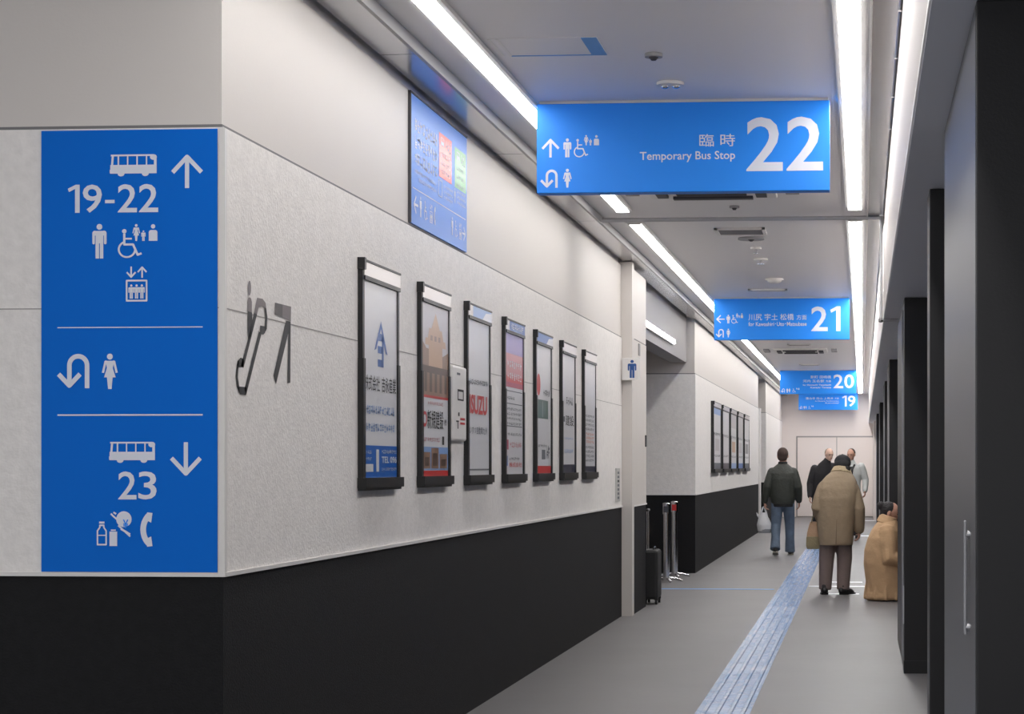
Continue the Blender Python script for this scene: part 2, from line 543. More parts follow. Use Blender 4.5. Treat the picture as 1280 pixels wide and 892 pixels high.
# ------------------------------------------------------------------ dark pillars at the right
def pillar(x0, x1, y0, y1, label, strips=True, side=False):
    t = thing('screen_pillar', label, 'pillar', ((x0+x1)/2, (y0+y1)/2, 0), 'dark pillars along the bus side')
    mb = MB(); mb.box(x0, x1, y0, y1, .0, 2.67, M_pillar); mb.build('post', t, bevel=.004)
    mb = MB(); mb.box(x0 - .004, x1, y0 - .004, y0 + .3, 0, .09, M_black); mb.build('plinth', t)
    if strips:
        mb = MB(); mb.box(x0 - .012, x0, y0 + .25, y0 + .29, .05, 2.6, M_vent); mb.build('edge_strip', t)
    return t
pA = pillar(.291, 1.4, 4.95, 6.85, 'nearest dark pillar filling the right edge, with a pull handle', strips=False)
mb = MB(); mb.box(.2895, .2915, 4.97, 6.83, .1, 2.66, M_pillar_side); mb.build('lit_side_sheet', pA)  # thin sheet carrying the painted light of the pillar's side
hx, hy = .2905, 5.24
h = MB(); h.box(hx - .016, hx - .008, hy - .012, hy + .02, 1.02, 1.33, M_vent); hd = h.build('pull_handle', pA, bevel=.004)
hd['label'] = 'silver vertical pull handle'
for z in (1.04, 1.29):
    h = MB(); h.cyl((hx - .012, hy, z), (hx + .001, hy, z), .012, M_chrome); h.build('bracket', hd)
pillar(.289, .372, 8.32, 8.62, 'slim dark pillar just behind the nearest one', strips=False)
pC = pillar(.297, 1.0, 13.71, 16.3, 'dark pillar in front of the crouching person')
mb = MB(); mb.box(.288, .296, 13.73, 13.76, .35, .62, M_alu); mb.build('label_plate', pC)
pillar(.303, 1.0, 21.75, 23.6, 'dark pillar directly behind the crouching person')
pillar(.316, 1.0, 27.3, 29.2, 'dark pillar after the crouching person, third from the end door')
pillar(.330, 1.0, 36.6, 38.4, 'dark pillar second from the end door')
pillar(.33, 1.0, 44.6, 46.4, 'dark pillar nearest the end door')

# ------------------------------------------------------------------ ceiling rail and fittings
mb = MB()
mb.sweep([(-2.13, 15.62, 3.485), (.14, 15.62, 3.485)], [.017, .017], M_alu, round_ends=False)
mb.sweep([(.15, 15.62, 3.495), (.15, 15.62, 2.66)], [.012, .012], M_alu, round_ends=False)
mb.sweep([(.145, 15.62, 2.655), (1.4, 15.62, 2.655)], [.012, .012], M_alu, round_ends=False)
mb.ball((.15, 15.62, 2.655), .022, M_chrome)
tag(mb.build('ceiling_rail', origin=(-1, 15.62, 3.485)), 'thin grey metal rail crossing the ceiling and running down the fascia', 'rail')
mb = MB(); pts = [(.166, 1 + k, 3.494 + .004*(k % 2)) for k in range(0, 52)]
mb.sweep(pts, [.006]*len(pts), M_alu, n=8)
for k in range(50): mb.box(.155, .172, 1.5 + k, 1.53 + k, 3.485, 3.505, M_chrome)
tag(mb.build('cable', origin=(.166, 8, 3.49)), 'thin clipped cable along the top of the white fascia', 'cable')

M_ventd = mat('vent_dark', (62, 62, 68), .6)
def cassette(xc, yc, label):
    t = thing('ceiling_air_conditioner', label, 'air conditioner', (xc, yc, ZC), 'ceiling air conditioners')
    mb = MB(); mb.box(xc - .48, xc + .48, yc - .48, yc + .48, ZC - .03, ZC - .001, M_lampw); mb.build('panel', t, bevel=.01)
    mb = MB()
    for k in range(9): mb.box(xc - .26, xc + .26, yc - .26 + k*.06, yc - .23 + k*.06, ZC - .044, ZC - .029, M_ventd)
    mb.build('grille', t)
    for s in (-1, 1):
        mb = MB(); mb.box(xc - .30, xc + .30, yc + s*.37 - .04, yc + s*.37 + .04, ZC - .05, ZC - .029, M_ventd); mb.build('louvre', t)
        mb = MB(); mb.box(xc + s*.37 - .04, xc + s*.37 + .04, yc - .30, yc + .30, ZC - .05, ZC - .029, M_ventd); mb.build('louvre', t)
    for s in (-1, 1):
        mb = MB(); mb.box(xc + s*.60 - .05, xc + s*.60 + .05, yc - .3, yc + .3, ZC - .03, ZC - .001, M_vent); mb.build('side_slot', t)
    return t
cassette(-1.12, 14.05, 'ceiling air conditioner seen just under the big blue 22 sign')
cassette(-1.10, 34.2, 'ceiling air conditioner seen under the blue 21 sign')
def slot_vent(x, y, w, d, label):
    t = thing('ceiling_vent', label, 'vent', (x, y, ZC), 'ceiling vents')
    mb = MB()
    mb.box(x - w/2, x + w/2, y - d/2, y - d/2 + .03, ZC - .02, ZC - .001, M_lampw); mb.box(x - w/2, x + w/2, y + d/2 - .03, y + d/2, ZC - .02, ZC - .001, M_lampw)
    mb.box(x - w/2, x - w/2 + .03, y - d/2, y + d/2, ZC - .02, ZC - .001, M_lampw); mb.box(x + w/2 - .03, x + w/2, y - d/2, y + d/2, ZC - .02, ZC - .001, M_lampw)
    mb.build('frame', t)
    mb = MB(); mb.box(x - w/2 + .03, x + w/2 - .03, y - d/2 + .03, y + d/2 - .03, ZC - .008, ZC - .002, M_ventd)
    n = max(2, int(d/.05))
    for k in range(1, n): mb.box(x - w/2 + .03, x + w/2 - .03, y - d/2 + k*d/n - .008, y - d/2 + k*d/n + .008, ZC - .016, ZC - .008, M_vent)
    mb.build('slats', t)
slot_vent(-1.06, 16.75, .44, .42, 'framed rectangular ceiling vent just beyond the ceiling rail')
slot_vent(-1.10, 22.4, .46, .16, 'narrow slot vent in the ceiling just before the blue 21 sign')
slot_vent(-1.07, 32.6, .4, .3, 'narrow slot vent in front of the air conditioner beyond the 21 sign')
slot_vent(-1.07, 39.2, .42, .3, 'last narrow slot vent before the blue 20 sign')
def fitting(name, p, r, label, cat, kind):
    t = thing(name, label, cat, (p.x, p.y, ZC), 'small ceiling fittings')
    mb = MB(); mb.cyl((p.x, p.y, ZC - .001), (p.x, p.y, ZC - .018), r, M_lampw if kind != 'dark' else M_vent); mb.build('base_ring', t, smooth=True)
    mb = MB()
    if kind == 'spot':
        for s in (-1, 1): mb.ball((p.x + s*r*.4, p.y, ZC - .022), (r*.3, r*.3, .012), M_chrome)
        mb.build('lens', t, smooth=True)
    elif kind == 'sprinkler':
        mb.cyl((p.x, p.y, ZC - .018), (p.x, p.y, ZC - .05), .012, M_chrome); mb.cyl((p.x, p.y, ZC - .05), (p.x, p.y, ZC - .055), r*.6, M_chrome)
        mb.build('sprinkler_head', t, smooth=True)
    elif kind == 'dark':
        mb.cyl((p.x, p.y, ZC - .018), (p.x, p.y, ZC - .034), min(.03, r*.55), M_ventd, r1=.012); mb.build('nozzle', t, smooth=True)
    else:
        mb.ball((p.x, p.y, ZC - .02), (r*.8, r*.8, .04), M_lampw); mb.build('dome', t, smooth=True)
fitting('ceiling_sprinkler', AZ(817, 67, ZC), .045, 'small dark sprinkler in the ceiling nearest the camera', 'sprinkler', 'dark')
fitting('ceiling_spotlight', AZ(838, 103, ZC), .075, 'small twin spot fitting in the ceiling just before the 22 sign', 'spotlight', 'spot')
fitting('ceiling_sensor', AZ(918, 257, ZC), .04, 'small dark sensor between the air conditioner and the ceiling rail', 'sensor', 'dark')
fitting('ceiling_speaker', AZ(939, 297, ZC), .12, 'round dark speaker behind the framed ceiling vent', 'speaker', 'dark')
fitting('ceiling_sprinkler', AZ(945, 309, ZC), .05, 'chrome sprinkler behind the round ceiling speaker', 'sprinkler', 'sprinkler')
fitting('ceiling_sprinkler', AZ(951, 323, ZC), .07, 'reddish sprinkler in the ceiling, in front of the white dome', 'sprinkler', 'sprinkler')
fitting('smoke_detector', AZ(968, 348, ZC), .10, 'white domed smoke detector above the blue 21 sign', 'smoke detector', 'dome')
# access panel with tape
M_tape = mat('pale_blue_tape', (105, 158, 218), .5)
t = thing('ceiling_hatch', 'flush access panel with blue tape in the ceiling before the 22 sign', 'hatch', (-1.53, 9.3, ZC))
mb = MB(); mb.box(-1.80, -1.27, 9.12, 9.50, ZC - .004, ZC - .001, M_ceil); mb.build('panel', t)
mb = MB(); mb.box(-1.345, -1.27, 9.12, 9.50, ZC - .007, ZC - .004, M_tape); mb.box(-1.75, -1.27, 9.495, 9.507, ZC - .007, ZC - .004, M_tape); mb.build('tape', t)
mb = MB()
for a in (-1.80, -1.76): mb.box(a, a + .014, 9.12, 9.50, ZC - .006, ZC - .004, M_lampw)
mb.build('hinge_strip', t)

# ------------------------------------------------------------------ hanging blue signs
def hanging_sign(x0, x1, y, z0, z1, num, jp, en, left, label, numbox, jpbox, enbox):
    """boxes are fractions of the sign: (a0, a1, b0, b1) from its left bottom corner"""
    t = thing('hanging_sign', label, 'sign', ((x0+x1)/2, y + .05, z1), 'blue hanging bus stop signs')
    mb = MB(); mb.box(x0, x1, y, y + .10, z0, z1, M_blue); mb.build('panel', t, bevel=.004)
    mb = MB(); mb.box(x0 + .01, x1 - .01, y + .02, y + .08, z1, ZC + .0, M_trimw); mb.build('mounting_rail', t)
    W, H = x1 - x0, z1 - z0
    fc = Face((x0, y, z0), (1, 0, 0), (0, 0, 1), (0, -1, 0))
    mb = MB(); numerals(mb, num, fc, numbox[0]*W, numbox[1]*W, numbox[2]*H, numbox[3]*H, M_let); mb.build('numerals', t)
    for s, bx in zip(jp, jpbox):
        mb = MB(); text(mb, s, fc, bx[0]*W, bx[1]*W, bx[2]*H, bx[3]*H, M_let, bold=.004); mb.build('japanese_lettering', t)
    for s, bx in zip(en, enbox):
        mb = MB(); text(mb, s, fc, bx[0]*W, bx[1]*W, bx[2]*H, bx[3]*H, M_let, bold=.01); mb.build('english_lettering', t)
    for (nm, fn, a, b, h, sx) in left:
        mb = MB(); draw(mb, fn, fc, a*W, b*H, h*H, M_let, sx=sx); mb.build(nm, t)
    return t
UP = pic_arrow(); LF = turned(pic_arrow(), 90)
ZS0, ZS1 = 3.01, 3.512
two_rows = lambda arrow: [
    ('arrow', arrow, .048, .40, .21, 1), ('man_pictogram', pic_man(), .106, .40, .21, 1), ('wheelchair_pictogram', pic_wheelchair(), .152, .40, .205, 1),
    ('family_pictogram', pic_family(), .190, .53, .115, 1), ('uturn_arrow', pic_uturn(), .052, .06, .20, 1), ('woman_pictogram', pic_woman(), .106, .06, .21, 1)]
hanging_sign(-1.83, -.182, 10.71, ZS0, ZS1, '22', ['臨 時'], ['Temporary Bus Stop'], two_rows(UP),
             'nearest blue hanging sign, reading 22 Temporary Bus Stop', (.718, .978, .22, .82), [(.558, .68, .50, .64)], [(.355, .68, .33, .45)])
hanging_sign(-1.81, -.156, 23.42, ZS0, ZS1, '21', ['川尻 宇土 松橋', '方面'], ['for Kawashiri･Uto･Matsubase'], two_rows(LF),
             'blue hanging sign reading 21, second along the passage', (.718, .94, .20, .80), [(.255, .59, .47, .63), (.61, .685, .48, .60)], [(.255, .685, .33, .43)])
one_row = [('uturn_arrow', pic_uturn(), .045, .06, .17, 1), ('man_pictogram', pic_man(), .095, .06, .18, 1), ('woman_pictogram', pic_woman(), .125, .06, .18, 1),
           ('wheelchair_pictogram', pic_wheelchair(), .185, .06, .18, 1), ('family_pictogram', pic_family(), .235, .18, .09, 1)]
hanging_sign(-1.77, -.13, 41.35, ZS0, ZS1, '20', ['新町 田崎橋', '河内 玉名駅', '方面'], ['for Shinmachi･Tasakibashi', 'Kawachi･Tamana'], one_row,
             'blue hanging sign reading 20, third along the passage', (.70, .97, .24, .83), [(.40, .67, .66, .79), (.30, .58, .49, .61), (.60, .67, .50, .59)], [(.30, .67, .35, .42), (.40, .67, .24, .31)])
hanging_sign(-1.80, -.13, 54.35, ZS0 + .03, ZS1, '19', ['蓮台寺 段山 上熊本', '方面'], ['for Danyama･Kamikumamoto', 'Rendaiji'], one_row,
             'farthest blue hanging sign, reading 19, by the end wall', (.73, .96, .2, .85), [(.12, .59, .62, .76), (.61, .68, .63, .74)], [(.28, .68, .48, .56), (.45, .68, .36, .44)])

# ------------------------------------------------------------------ big blue sign on the front face of the wall
YF = Y1 - .010
sp0 = AY(52.5, 714, YF); sp1 = AY(272, 161, YF)
t = thing('pictogram_sign', 'tall blue wall sign with white pictograms, 19-22 and 23, on the near corner', 'sign', ((sp0.x+sp1.x)/2, YF, sp0.z))
mb = MB(); mb.box(sp0.x, sp1.x, YF - .006, YF, sp0.z, sp1.z, M_blue_wall); mb.build('panel', t)
fs = Face((0, YF - .006, 0), (1, 0, 0), (0, 0, 1), (0, -1, 0))
def fpx(x, y):
    p = AY(x, y, YF - .006); return p.x, p.z
def fsign(nm, fn, cx, by, hpx, sx=1.0, m=M_let):
    a, b = fpx(cx, by); _, b2 = fpx(cx, by - hpx)
    mb = MB(); draw(mb, fn, fs, a, b, b2 - b, m, sx=sx); return mb.build(nm, t)
def ftext(nm, s, x0, x1, y0, y1, bold=.01):
    a0, b1 = fpx(x0, y0); a1, b0 = fpx(x1, y1)
    mb = MB(); numerals(mb, s, fs, a0, a1, b0, b1, M_let, bold=bold); return mb.build(nm, t)
fsign('bus_pictogram', pic_bus(), 167, 220, 27, 1.28)
fsign('arrow', UP, 234, 235, 42)
ftext('numerals', '19-22', 84, 198, 231, 265)
fsign('man_pictogram', pic_man(), 124.5, 323, 43)
fsign('wheelchair_pictogram', pic_wheelchair(), 162, 322, 36, 1.08)
fsign('family_pictogram', pic_family(), 182, 301, 21, 1.02)
fsign('lift_pictogram', pic_lift(), 171, 377, 44, 1.0)
for y in (409, 518.5):
    a, b = fpx(72, y + 1); a2, b2 = fpx(253.5, y - 1.2)
    mb = MB(); quad(mb, fs, a, a2, b, b2, M_let, .0015); mb.build('divider_line', t)
fsign('uturn_arrow', pic_uturn(), 98, 485, 42)
fsign('woman_pictogram', pic_woman(), 137.5, 486, 44)
fsign('bus_pictogram', pic_bus(), 165.5, 578, 26, 1.30)
fsign('arrow', turned(UP, 180), 232.5, 594.5, 42)
ftext('numerals', '23', 148, 196, 589, 624)
fsign('vending_pictogram', pic_bottles(), 148, 683, 43)
a, b = fpx(154, 660); a2, b2 = fpx(161, 649)
mb = MB(); text(mb, '¥', fs, a, a2, b, b2, M_blue, off=.003, bold=.02); mb.build('yen_mark', t)
fsign('telephone_pictogram', pic_phone(), 180, 683, 43)

# ------------------------------------------------------------------ escalator pictogram on the side wall
XW = WX + .010
M_vin = mat('black_vinyl', (44, 44, 47), .5)
M_ving = mat('vinyl_with_glare', (128, 120, 122), .5)  # black vinyl greyed: glare on the upper part put into the colour
def wpoly(mb, pts, m):
    q = [AX(x, y, XW + .002) for x, y in pts]
    mb.poly(q, m)
def c1(pts):   # crop coordinates of the enlarged view -> photograph pixels
    return [(280 + x*.2017, 330 + y*.2017) for x, y in pts]
t = thing('wall_pictogram', 'black escalator and slanting arrow pictogram stuck on the rough wall', 'pictogram', AX(330, 490, XW))
mb = MB()
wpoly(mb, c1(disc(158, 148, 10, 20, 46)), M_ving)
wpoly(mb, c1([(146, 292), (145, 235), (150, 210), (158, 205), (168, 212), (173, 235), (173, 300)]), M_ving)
wpoly(mb, c1([(147, 290), (174, 300), (176, 345), (164, 450), (150, 470), (146, 400)]), M_vin)
mb.build('rider', t)
mb = MB()
# escalator outline: upper bend, paler with painted glare, and the black run
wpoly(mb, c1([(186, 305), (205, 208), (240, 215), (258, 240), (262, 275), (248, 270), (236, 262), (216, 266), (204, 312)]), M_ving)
wpoly(mb, c1([(262, 272), (269, 330), (266, 400), (256, 420), (252, 384), (256, 330), (250, 268)]), M_vin)
wpoly(mb, c1([(224, 380), (258, 386), (254, 425), (244, 437), (222, 434)]), M_vin)
wpoly(mb, c1([(186, 302), (205, 310), (122, 640), (104, 632), (150, 462)]), M_vin)
wpoly(mb, c1([(216, 415), (232, 432), (140, 800), (134, 812), (128, 770)]), M_vin)
wpoly(mb, c1([(124, 590), (104, 578), (84, 600), (82, 640), (120, 638)]), M_vin)
wpoly(mb, c1([(92, 590), (80, 620), (73, 690), (80, 760), (95, 800), (97, 770), (86, 700), (90, 640)]), M_vin)
wpoly(mb, c1([(82, 762), (96, 758), (142, 762), (136, 812), (100, 806)]), M_vin)
mb.build('escalator', t)
mb = MB()
wpoly(mb, c1([(316, 238), (364, 250), (362, 330), (314, 312)]), mat('grey_vinyl', (92, 88, 90), .5))
wpoly(mb, c1([(364, 250), (416, 263), (414, 355), (362, 330)]), M_ving)  # arrow head tones carry the painted reflection as well
wpoly(mb, c1([(384, 350), (413, 356), (411, 735), (393, 738), (398, 430), (322, 745), (306, 690)]), M_vin)
mb.build('arrow', t)

# ------------------------------------------------------------------ blue guide sign high on the left wall
g0 = AX(510.5, 276, WX); g1 = AX(581, 165, WX)
gy0, gy1, gz0, gz1 = g0.y, g1.y, 2.745, 3.428
t = thing('guide_sign', 'wide blue guide board high on the left wall, with a red and a green box', 'sign', (WX, (gy0+gy1)/2, gz0))
M_gblue = mat('guide_blue', (60, 130, 222), .38)
mb = MB(); mb.box(WX, WX + .012, gy0, gy1, gz0, gz1, M_gblue); mb.build('panel', t)
mb = MB(); mb.box(WX, WX + .016, gy0 - .012, gy0, gz0, gz1, M_groove); mb.box(WX, WX + .016, gy0 - .012, gy1, gz1 - .006, gz1 + .004, M_groove); mb.build('edge_frame', t)
fg = Face((WX + .012, gy0, gz0), (0, 1, 0), (0, 0, 1), (1, 0, 0))
W, H = gy1 - gy0, gz1 - gz0
mb = MB()
for i, b in enumerate((.72, .59, .46)):
    scribble(mb, fg, .06*W, .44*W, b*H, (b + .10)*H, M_let, 9, 11 + i)
for i, b in enumerate((.40, .345)):
    scribble(mb, fg, (.06 + .06*i)*W, .42*W, b*H, (b + .03)*H, M_let, 20, 21 + i)
mb.build('lettering', t)
M_gred = mat('guide_red', (240, 70, 70), .3); M_ggreen = mat('guide_green', (90, 175, 110), .3)
for nm, m, a0, a1, b0, b1, sd in (('red_box', M_gred, .47, .70, .50, .86, 31), ('green_box', M_ggreen, .76, .98, .50, .84, 41)):
    mb = MB(); quad(mb, fg, a0*W, a1*W, b0*H, b1*H, m, .001)
    draw(mb, pic_bus(), fg, (a0 + .06)*W, (b1 - .10)*H, .07*H, M_let, .002)
    scribble(mb, fg, (a0 + .12)*W, (a1 - .02)*W, (b1 - .12)*H, (b1 - .03)*H, M_let, 3, sd, .002)
    for k in range(3): scribble(mb, fg, (a0 + .03)*W, (a1 - .03)*W, (b1 - .19 - k*.07)*H, (b1 - .15 - k*.07)*H, M_let, 7, sd + k + 1, .002)
    mb.build(nm, t)
mb = MB(); quad(mb, fg, .03*W, .97*W, .272*H, .28*H, M_let, .0015); mb.build('divider_line', t)
mb = MB()
for p in [stroke([(.46, .34), (.46, .47), (.52, .47), (.52, .34)], .008, True)]:
    draw(mb, p, fg, .0, 0, 1, M_let) if False else [mb.poly([fg.P(x*W, y*H, .0015) for x, y in q], M_let) for q in p]
mb.build('phone_outline', t); mb = MB()
for k in range(3): scribble(mb, fg, .56*W, .72*W, (.43 - .045*k)*H, (.455 - .045*k)*H, M_let, 8, 51 + k)
mb.build('notice_lettering', t); mb = MB()
for k in range(3): scribble(mb, fg, .80*W, .97*W, (.46 - .045*k)*H, (.485 - .045*k)*H, M_let, 8, 61 + k)
mb.build('notice_lettering', t); mb = MB()
draw(mb, pic_man(), fg, .76*W, .36*H, .13*H, M_let)
mb.build('man_pictogram', t)
for nm, fn, a, h in (('arrow', LF, .08, .15), ('man_pictogram', pic_man(), .155, .16), ('wheelchair_pictogram', pic_wheelchair(), .24, .15), ('lift_pictogram', pic_lift(), .33, .15), ('telephone_pictogram', pic_phone(), .385, .15),
                     ('man_pictogram', pic_man(), .71, .15), ('wheelchair_pictogram', pic_wheelchair(), .785, .14), ('lift_pictogram', pic_lift(), .865, .14), ('arrow', turned(pic_arrow(), -90), .935, .13)):
    mb = MB(); draw(mb, fn, fg, a*W, .08*H, h*H, M_let); mb.build(nm, t)

# ------------------------------------------------------------------ poster frames
M_paper = mat('poster_paper', (222, 222, 226), .30)
M_pblue = mat('poster_blue', (20, 100, 190), .3)
M_pred = mat('poster_red', (205, 45, 50), .3)
M_silver = mat('frame_silver', (196, 190, 187), .28, metal=.35)
M_sky = mat('poster_sky', (196, 192, 196), .3); M_brown = mat('poster_brown', (150, 118, 98), .3); M_dbrown = mat('poster_dark_brown', (92, 72, 64), .3)
M_tan = mat('poster_tan', (196, 160, 130), .3); M_purple = mat('poster_purple', (150, 130, 190), .3); M_pink = mat('poster_rose', (205, 130, 140), .3)
M_crim = mat('poster_crimson', (175, 45, 85), .3); M_green = mat('poster_grey_green', (95, 120, 112), .3); M_navy = mat('poster_navy', (35, 38, 62), .3)
M_orange = mat('poster_orange', (215, 130, 95), .3); M_lblue = mat('poster_light_blue', (130, 165, 215), .3); M_mblue = mat('poster_mid_blue', (70, 110, 180), .35)
XP = WX + .010      # wall face carrying the frames
FH, FZ0 = 1.09, 1.36
RD = .024           # depth of the slim rails

def frame_meshes(y0, FW, RD):
    """the parts of a frame whose left edge is at y0 (world)"""
    out = []
    for s in (0, 1):
        a = y0 + .004 if s == 0 else y0 + FW - .040
        mb = MB(); mb.box(XP + .001, XP + RD, a, a + .034, FZ0 + .05, FZ0 + FH - .05, M_black)
        mb.box(XP + .001, XP + RD + .005, a - .003, a + .037, FZ0 + .05, FZ0 + .62, M_black); out.append(('side_rail', mb))
    mb = MB(); mb.box(XP + .001, XP + RD + .004, y0 + .022, y0 + FW, FZ0 + FH - .082, FZ0 + FH - .012, M_silver)
    mb.box(XP + .001, XP + RD + .008, y0 + .012, y0 + FW, FZ0 + FH - .016, FZ0 + FH - .006, M_black); mb.box(XP + .001, XP + RD + .006, y0 + .03, y0 + FW, FZ0 + FH - .100, FZ0 + FH - .080, M_black)
    out.append(('top_bar', mb))
    mb = MB(); mb.box(XP + .001, XP + RD + .012, y0 - .004, y0 + .026, FZ0 + FH - .055, FZ0 + FH, M_black); out.append(('end_cap', mb))
    mb = MB(); mb.box(XP + .001, XP + RD + .022, y0 - .006, y0 + FW + .006, FZ0 + .012, FZ0 + .060, M_black); mb.box(XP + .001, XP + RD + .014, y0, y0 + FW - .02, FZ0, FZ0 + .014, M_black)
    out.append(('bottom_bar', mb))
    return out
PROTO = {}
def poster(y0, label, art, dx=0.0, grp='poster frames on the near left wall', FW=.72, RD=.024):
    org = Vector((XP + dx, y0 + FW/2, FZ0))
    t = thing('poster_frame', label, 'poster', org, grp)
    if grp not in PROTO:
        PROTO[grp] = [(nm, mb.mesh(nm, (XP, y0 + FW/2, FZ0))) for nm, mb in frame_meshes(y0, FW, RD)]
    for nm, me in PROTO[grp]:
        o = bpy.data.objects.new(nm, me); COL.objects.link(o); o.parent = t
    fc = Face((XP + dx + RD - .005, y0 + .038, FZ0 + .06), (0, 1, 0), (0, 0, 1), (1, 0, 0))
    W, H = FW - .078, FH - .06 - .100
    mb = MB(); mb.box(XP + dx + .002, XP + dx + RD - .005, y0 + .03, y0 + FW - .03, FZ0 + .05, FZ0 + FH - .09, M_paper)
    art(mb, fc, W, H)
    mb.build('printed_sheet', t)
    return t
def R(mb, fc, W, H, a0, a1, b0, b1, m, off=.001): quad(mb, fc, a0*W, a1*W, b0*H, b1*H, m, off)
def S(mb, fc, W, H, a0, a1, b0, b1, m, n, sd=0): scribble(mb, fc, a0*W, a1*W, b0*H, b1*H, m, n, sd, .002)
def T(mb, fc, W, H, s, a0, a1, b0, b1, m, bold=.01): text(mb, s, fc, a0*W, a1*W, b0*H, b1*H, m, .002, bold)
def Q(mb, fc, W, H, pts, m, off=.0015): mb.poly([fc.P(a*W, b*H, off) for a, b in pts], m)

def art1(mb, fc, W, H):
    Q(mb, fc, W, H, [(.30, .655), (.50, .815), (.70, .645), (.64, .650), (.50, .775), (.36, .665)], M_mblue)
    for b in (.71, .645, .575): R(mb, fc, W, H, .41, .55, b, b + .038, M_mblue)
    R(mb, fc, W, H, .53, .585, .575, .748, M_mblue)
    T(mb, fc, W, H, '株式会社', .02, .46, .445, .525, M_blackt, .003); T(mb, fc, W, H, '吉永産業', .52, .96, .445, .525, M_blackt, .003)
    S(mb, fc, W, H, .06, .92, .325, .37, M_lblue, 13, 3); S(mb, fc, W, H, .06, .92, .235, .28, M_lblue, 13, 4)
    R(mb, fc, W, H, 0, 1, 0, .165, M_pblue)
    R(mb, fc, W, H, .02, .27, .03, .07, M_paper, .0015); R(mb, fc, W, H, .36, .44, .03, .145, M_paper, .0015)
    for k in range(2): S(mb, fc, W, H, .03, .22, .085 + k*.035, .105 + k*.035, M_paper, 5, 6 + k)
    T(mb, fc, W, H, 'TEL 096', .52, .98, .075, .11, M_paper, .02); S(mb, fc, W, H, .52, .98, .125, .145, M_paper, 12, 9); S(mb, fc, W, H, .52, .98, .035, .05, M_paper, 12, 10)
def art2(mb, fc, W, H):
    R(mb, fc, W, H, 0, 1, .47, 1, M_sky)
    Q(mb, fc, W, H, [(0, .47), (0, .78), (.15, .74), (.45, .735), (.7, .70), (1, .74), (1, .47)], M_brown)
    Q(mb, fc, W, H, [(.10, .76), (.12, .80), (.20, .80), (.26, .86), (.34, .86), (.50, .955), (.66, .86), (.74, .86), (.80, .80), (.88, .80), (.90, .76)], M_tan, .002)
    R(mb, fc, W, H, .24, .76, .63, .77, M_tan, .0018); R(mb, fc, W, H, 0, 1, .60, .64, M_dbrown, .002)
    for k in range(5): R(mb, fc, W, H, .08 + k*.19, .17 + k*.19, .49, .60, M_dbrown, .002)
    for k in range(3): R(mb, fc, W, H, .30 + k*.15, .38 + k*.15, .79, .82, M_brown, .0022)
    R(mb, fc, W, H, 0, 1, .455, .47, M_pred)
    S(mb, fc, W, H, .2, .8, .415, .435, M_pink, 9, 1)
    mb.poly([fc.P(x*W, y*H, .002) for x, y in disc(.09, .33, .085, 20, .045)], M_pred); mb.poly([fc.P(x*W, y*H, .0025) for x, y in disc(.09, .33, .05, 20, .026)], M_paper)
    T(mb, fc, W, H, '新規建設', .19, .80, .275, .385, M_blackt, .006); T(mb, fc, W, H, '㈱', .84, .93, .30, .34, M_blackt)
    S(mb, fc, W, H, .06, .66, .20, .225, M_pink, 9, 2); R(mb, fc, W, H, .76, .84, .185, .235, M_blackt)
    R(mb, fc, W, H, 0, 1, .035, .17, M_lblue); R(mb, fc, W, H, 0, 1, .0, .032, M_pred, .0012)
    for a, b, c in ((.04, .30, .14), (.34, .62, .165), (.66, .95, .13)): R(mb, fc, W, H, a, b, .045, c, M_brown, .0015); R(mb, fc, W, H, a + .05, b - .05, .06, c - .03, M_dbrown, .002)
def art3(mb, fc, W, H):
    S(mb, fc, W, H, .08, .92, .585, .62, M_greyt, 13, 5)
    T(mb, fc, W, H, 'ISUZU', .05, .88, .395, .52, M_pred, .035)
    T(mb, fc, W, H, 'いすゞ自動車九州', .06, .88, .265, .315, M_greyt, .004)
    R(mb, fc, W, H, 0, 1, .03, .04, M_greyt)
def art4(mb, fc, W, H):
    R(mb, fc, W, H, 0, 1, .62, 1, M_pink); R(mb, fc, W, H, 0, 1, .86, 1, M_purple, .0012); R(mb, fc, W, H, 0, 1, .62, .655, M_crim, .0012)
    R(mb, fc, W, H, 0, 1, .655, .70, M_pred, .0012)
    for k in range(2): S(mb, fc, W, H, .08, .92, .755 - k*.085, .81 - k*.085, M_paper, 7, k)
    for b in (.59, .50, .34): R(mb, fc, W, H, .04, .96, b, b + .006, M_greyt)
    S(mb, fc, W, H, .08, .5, .53, .555, M_greyt, 6, 3)
    for k in range(4): S(mb, fc, W, H, .08, .9, .455 - k*.035, .475 - k*.035, M_greyt, 12, 4 + k)
    R(mb, fc, W, H, .02, .17, .175, .245, M_crim); S(mb, fc, W, H, .24, .9, .19, .23, M_pink, 8, 9)
    R(mb, fc, W, H, .02, .12, .06, .13, M_mblue); T(mb, fc, W, H, '株式会社', .2, .92, .05, .085, M_pred, .004); S(mb, fc, W, H, .2, .8, .10, .12, M_greyt, 9, 12)
    S(mb, fc, W, H, .1, .9, .275, .295, M_greyt, 12, 13)
def art5(mb, fc, W, H):
    mb.poly([fc.P(x*W, y*H, .0015) for x, y in disc(.14, .69, .12, 24, .085)], M_pred)
    S(mb, fc, W, H, .45, .9, .61, .66, M_greyt, 4, 1)
    R(mb, fc, W, H, .10, .80, .43, .575, M_green); R(mb, fc, W, H, .40, .42, .44, .565, M_paper, .0015)
    S(mb, fc, W, H, .12, .7, .205, .225, M_greyt, 8, 2); R(mb, fc, W, H, .36, .60, .11, .185, M_greyt); S(mb, fc, W, H, .68, .9, .11, .22, M_greyt, 2, 4)
    R(mb, fc, W, H, 0, 1, 0, .058, M_pred)
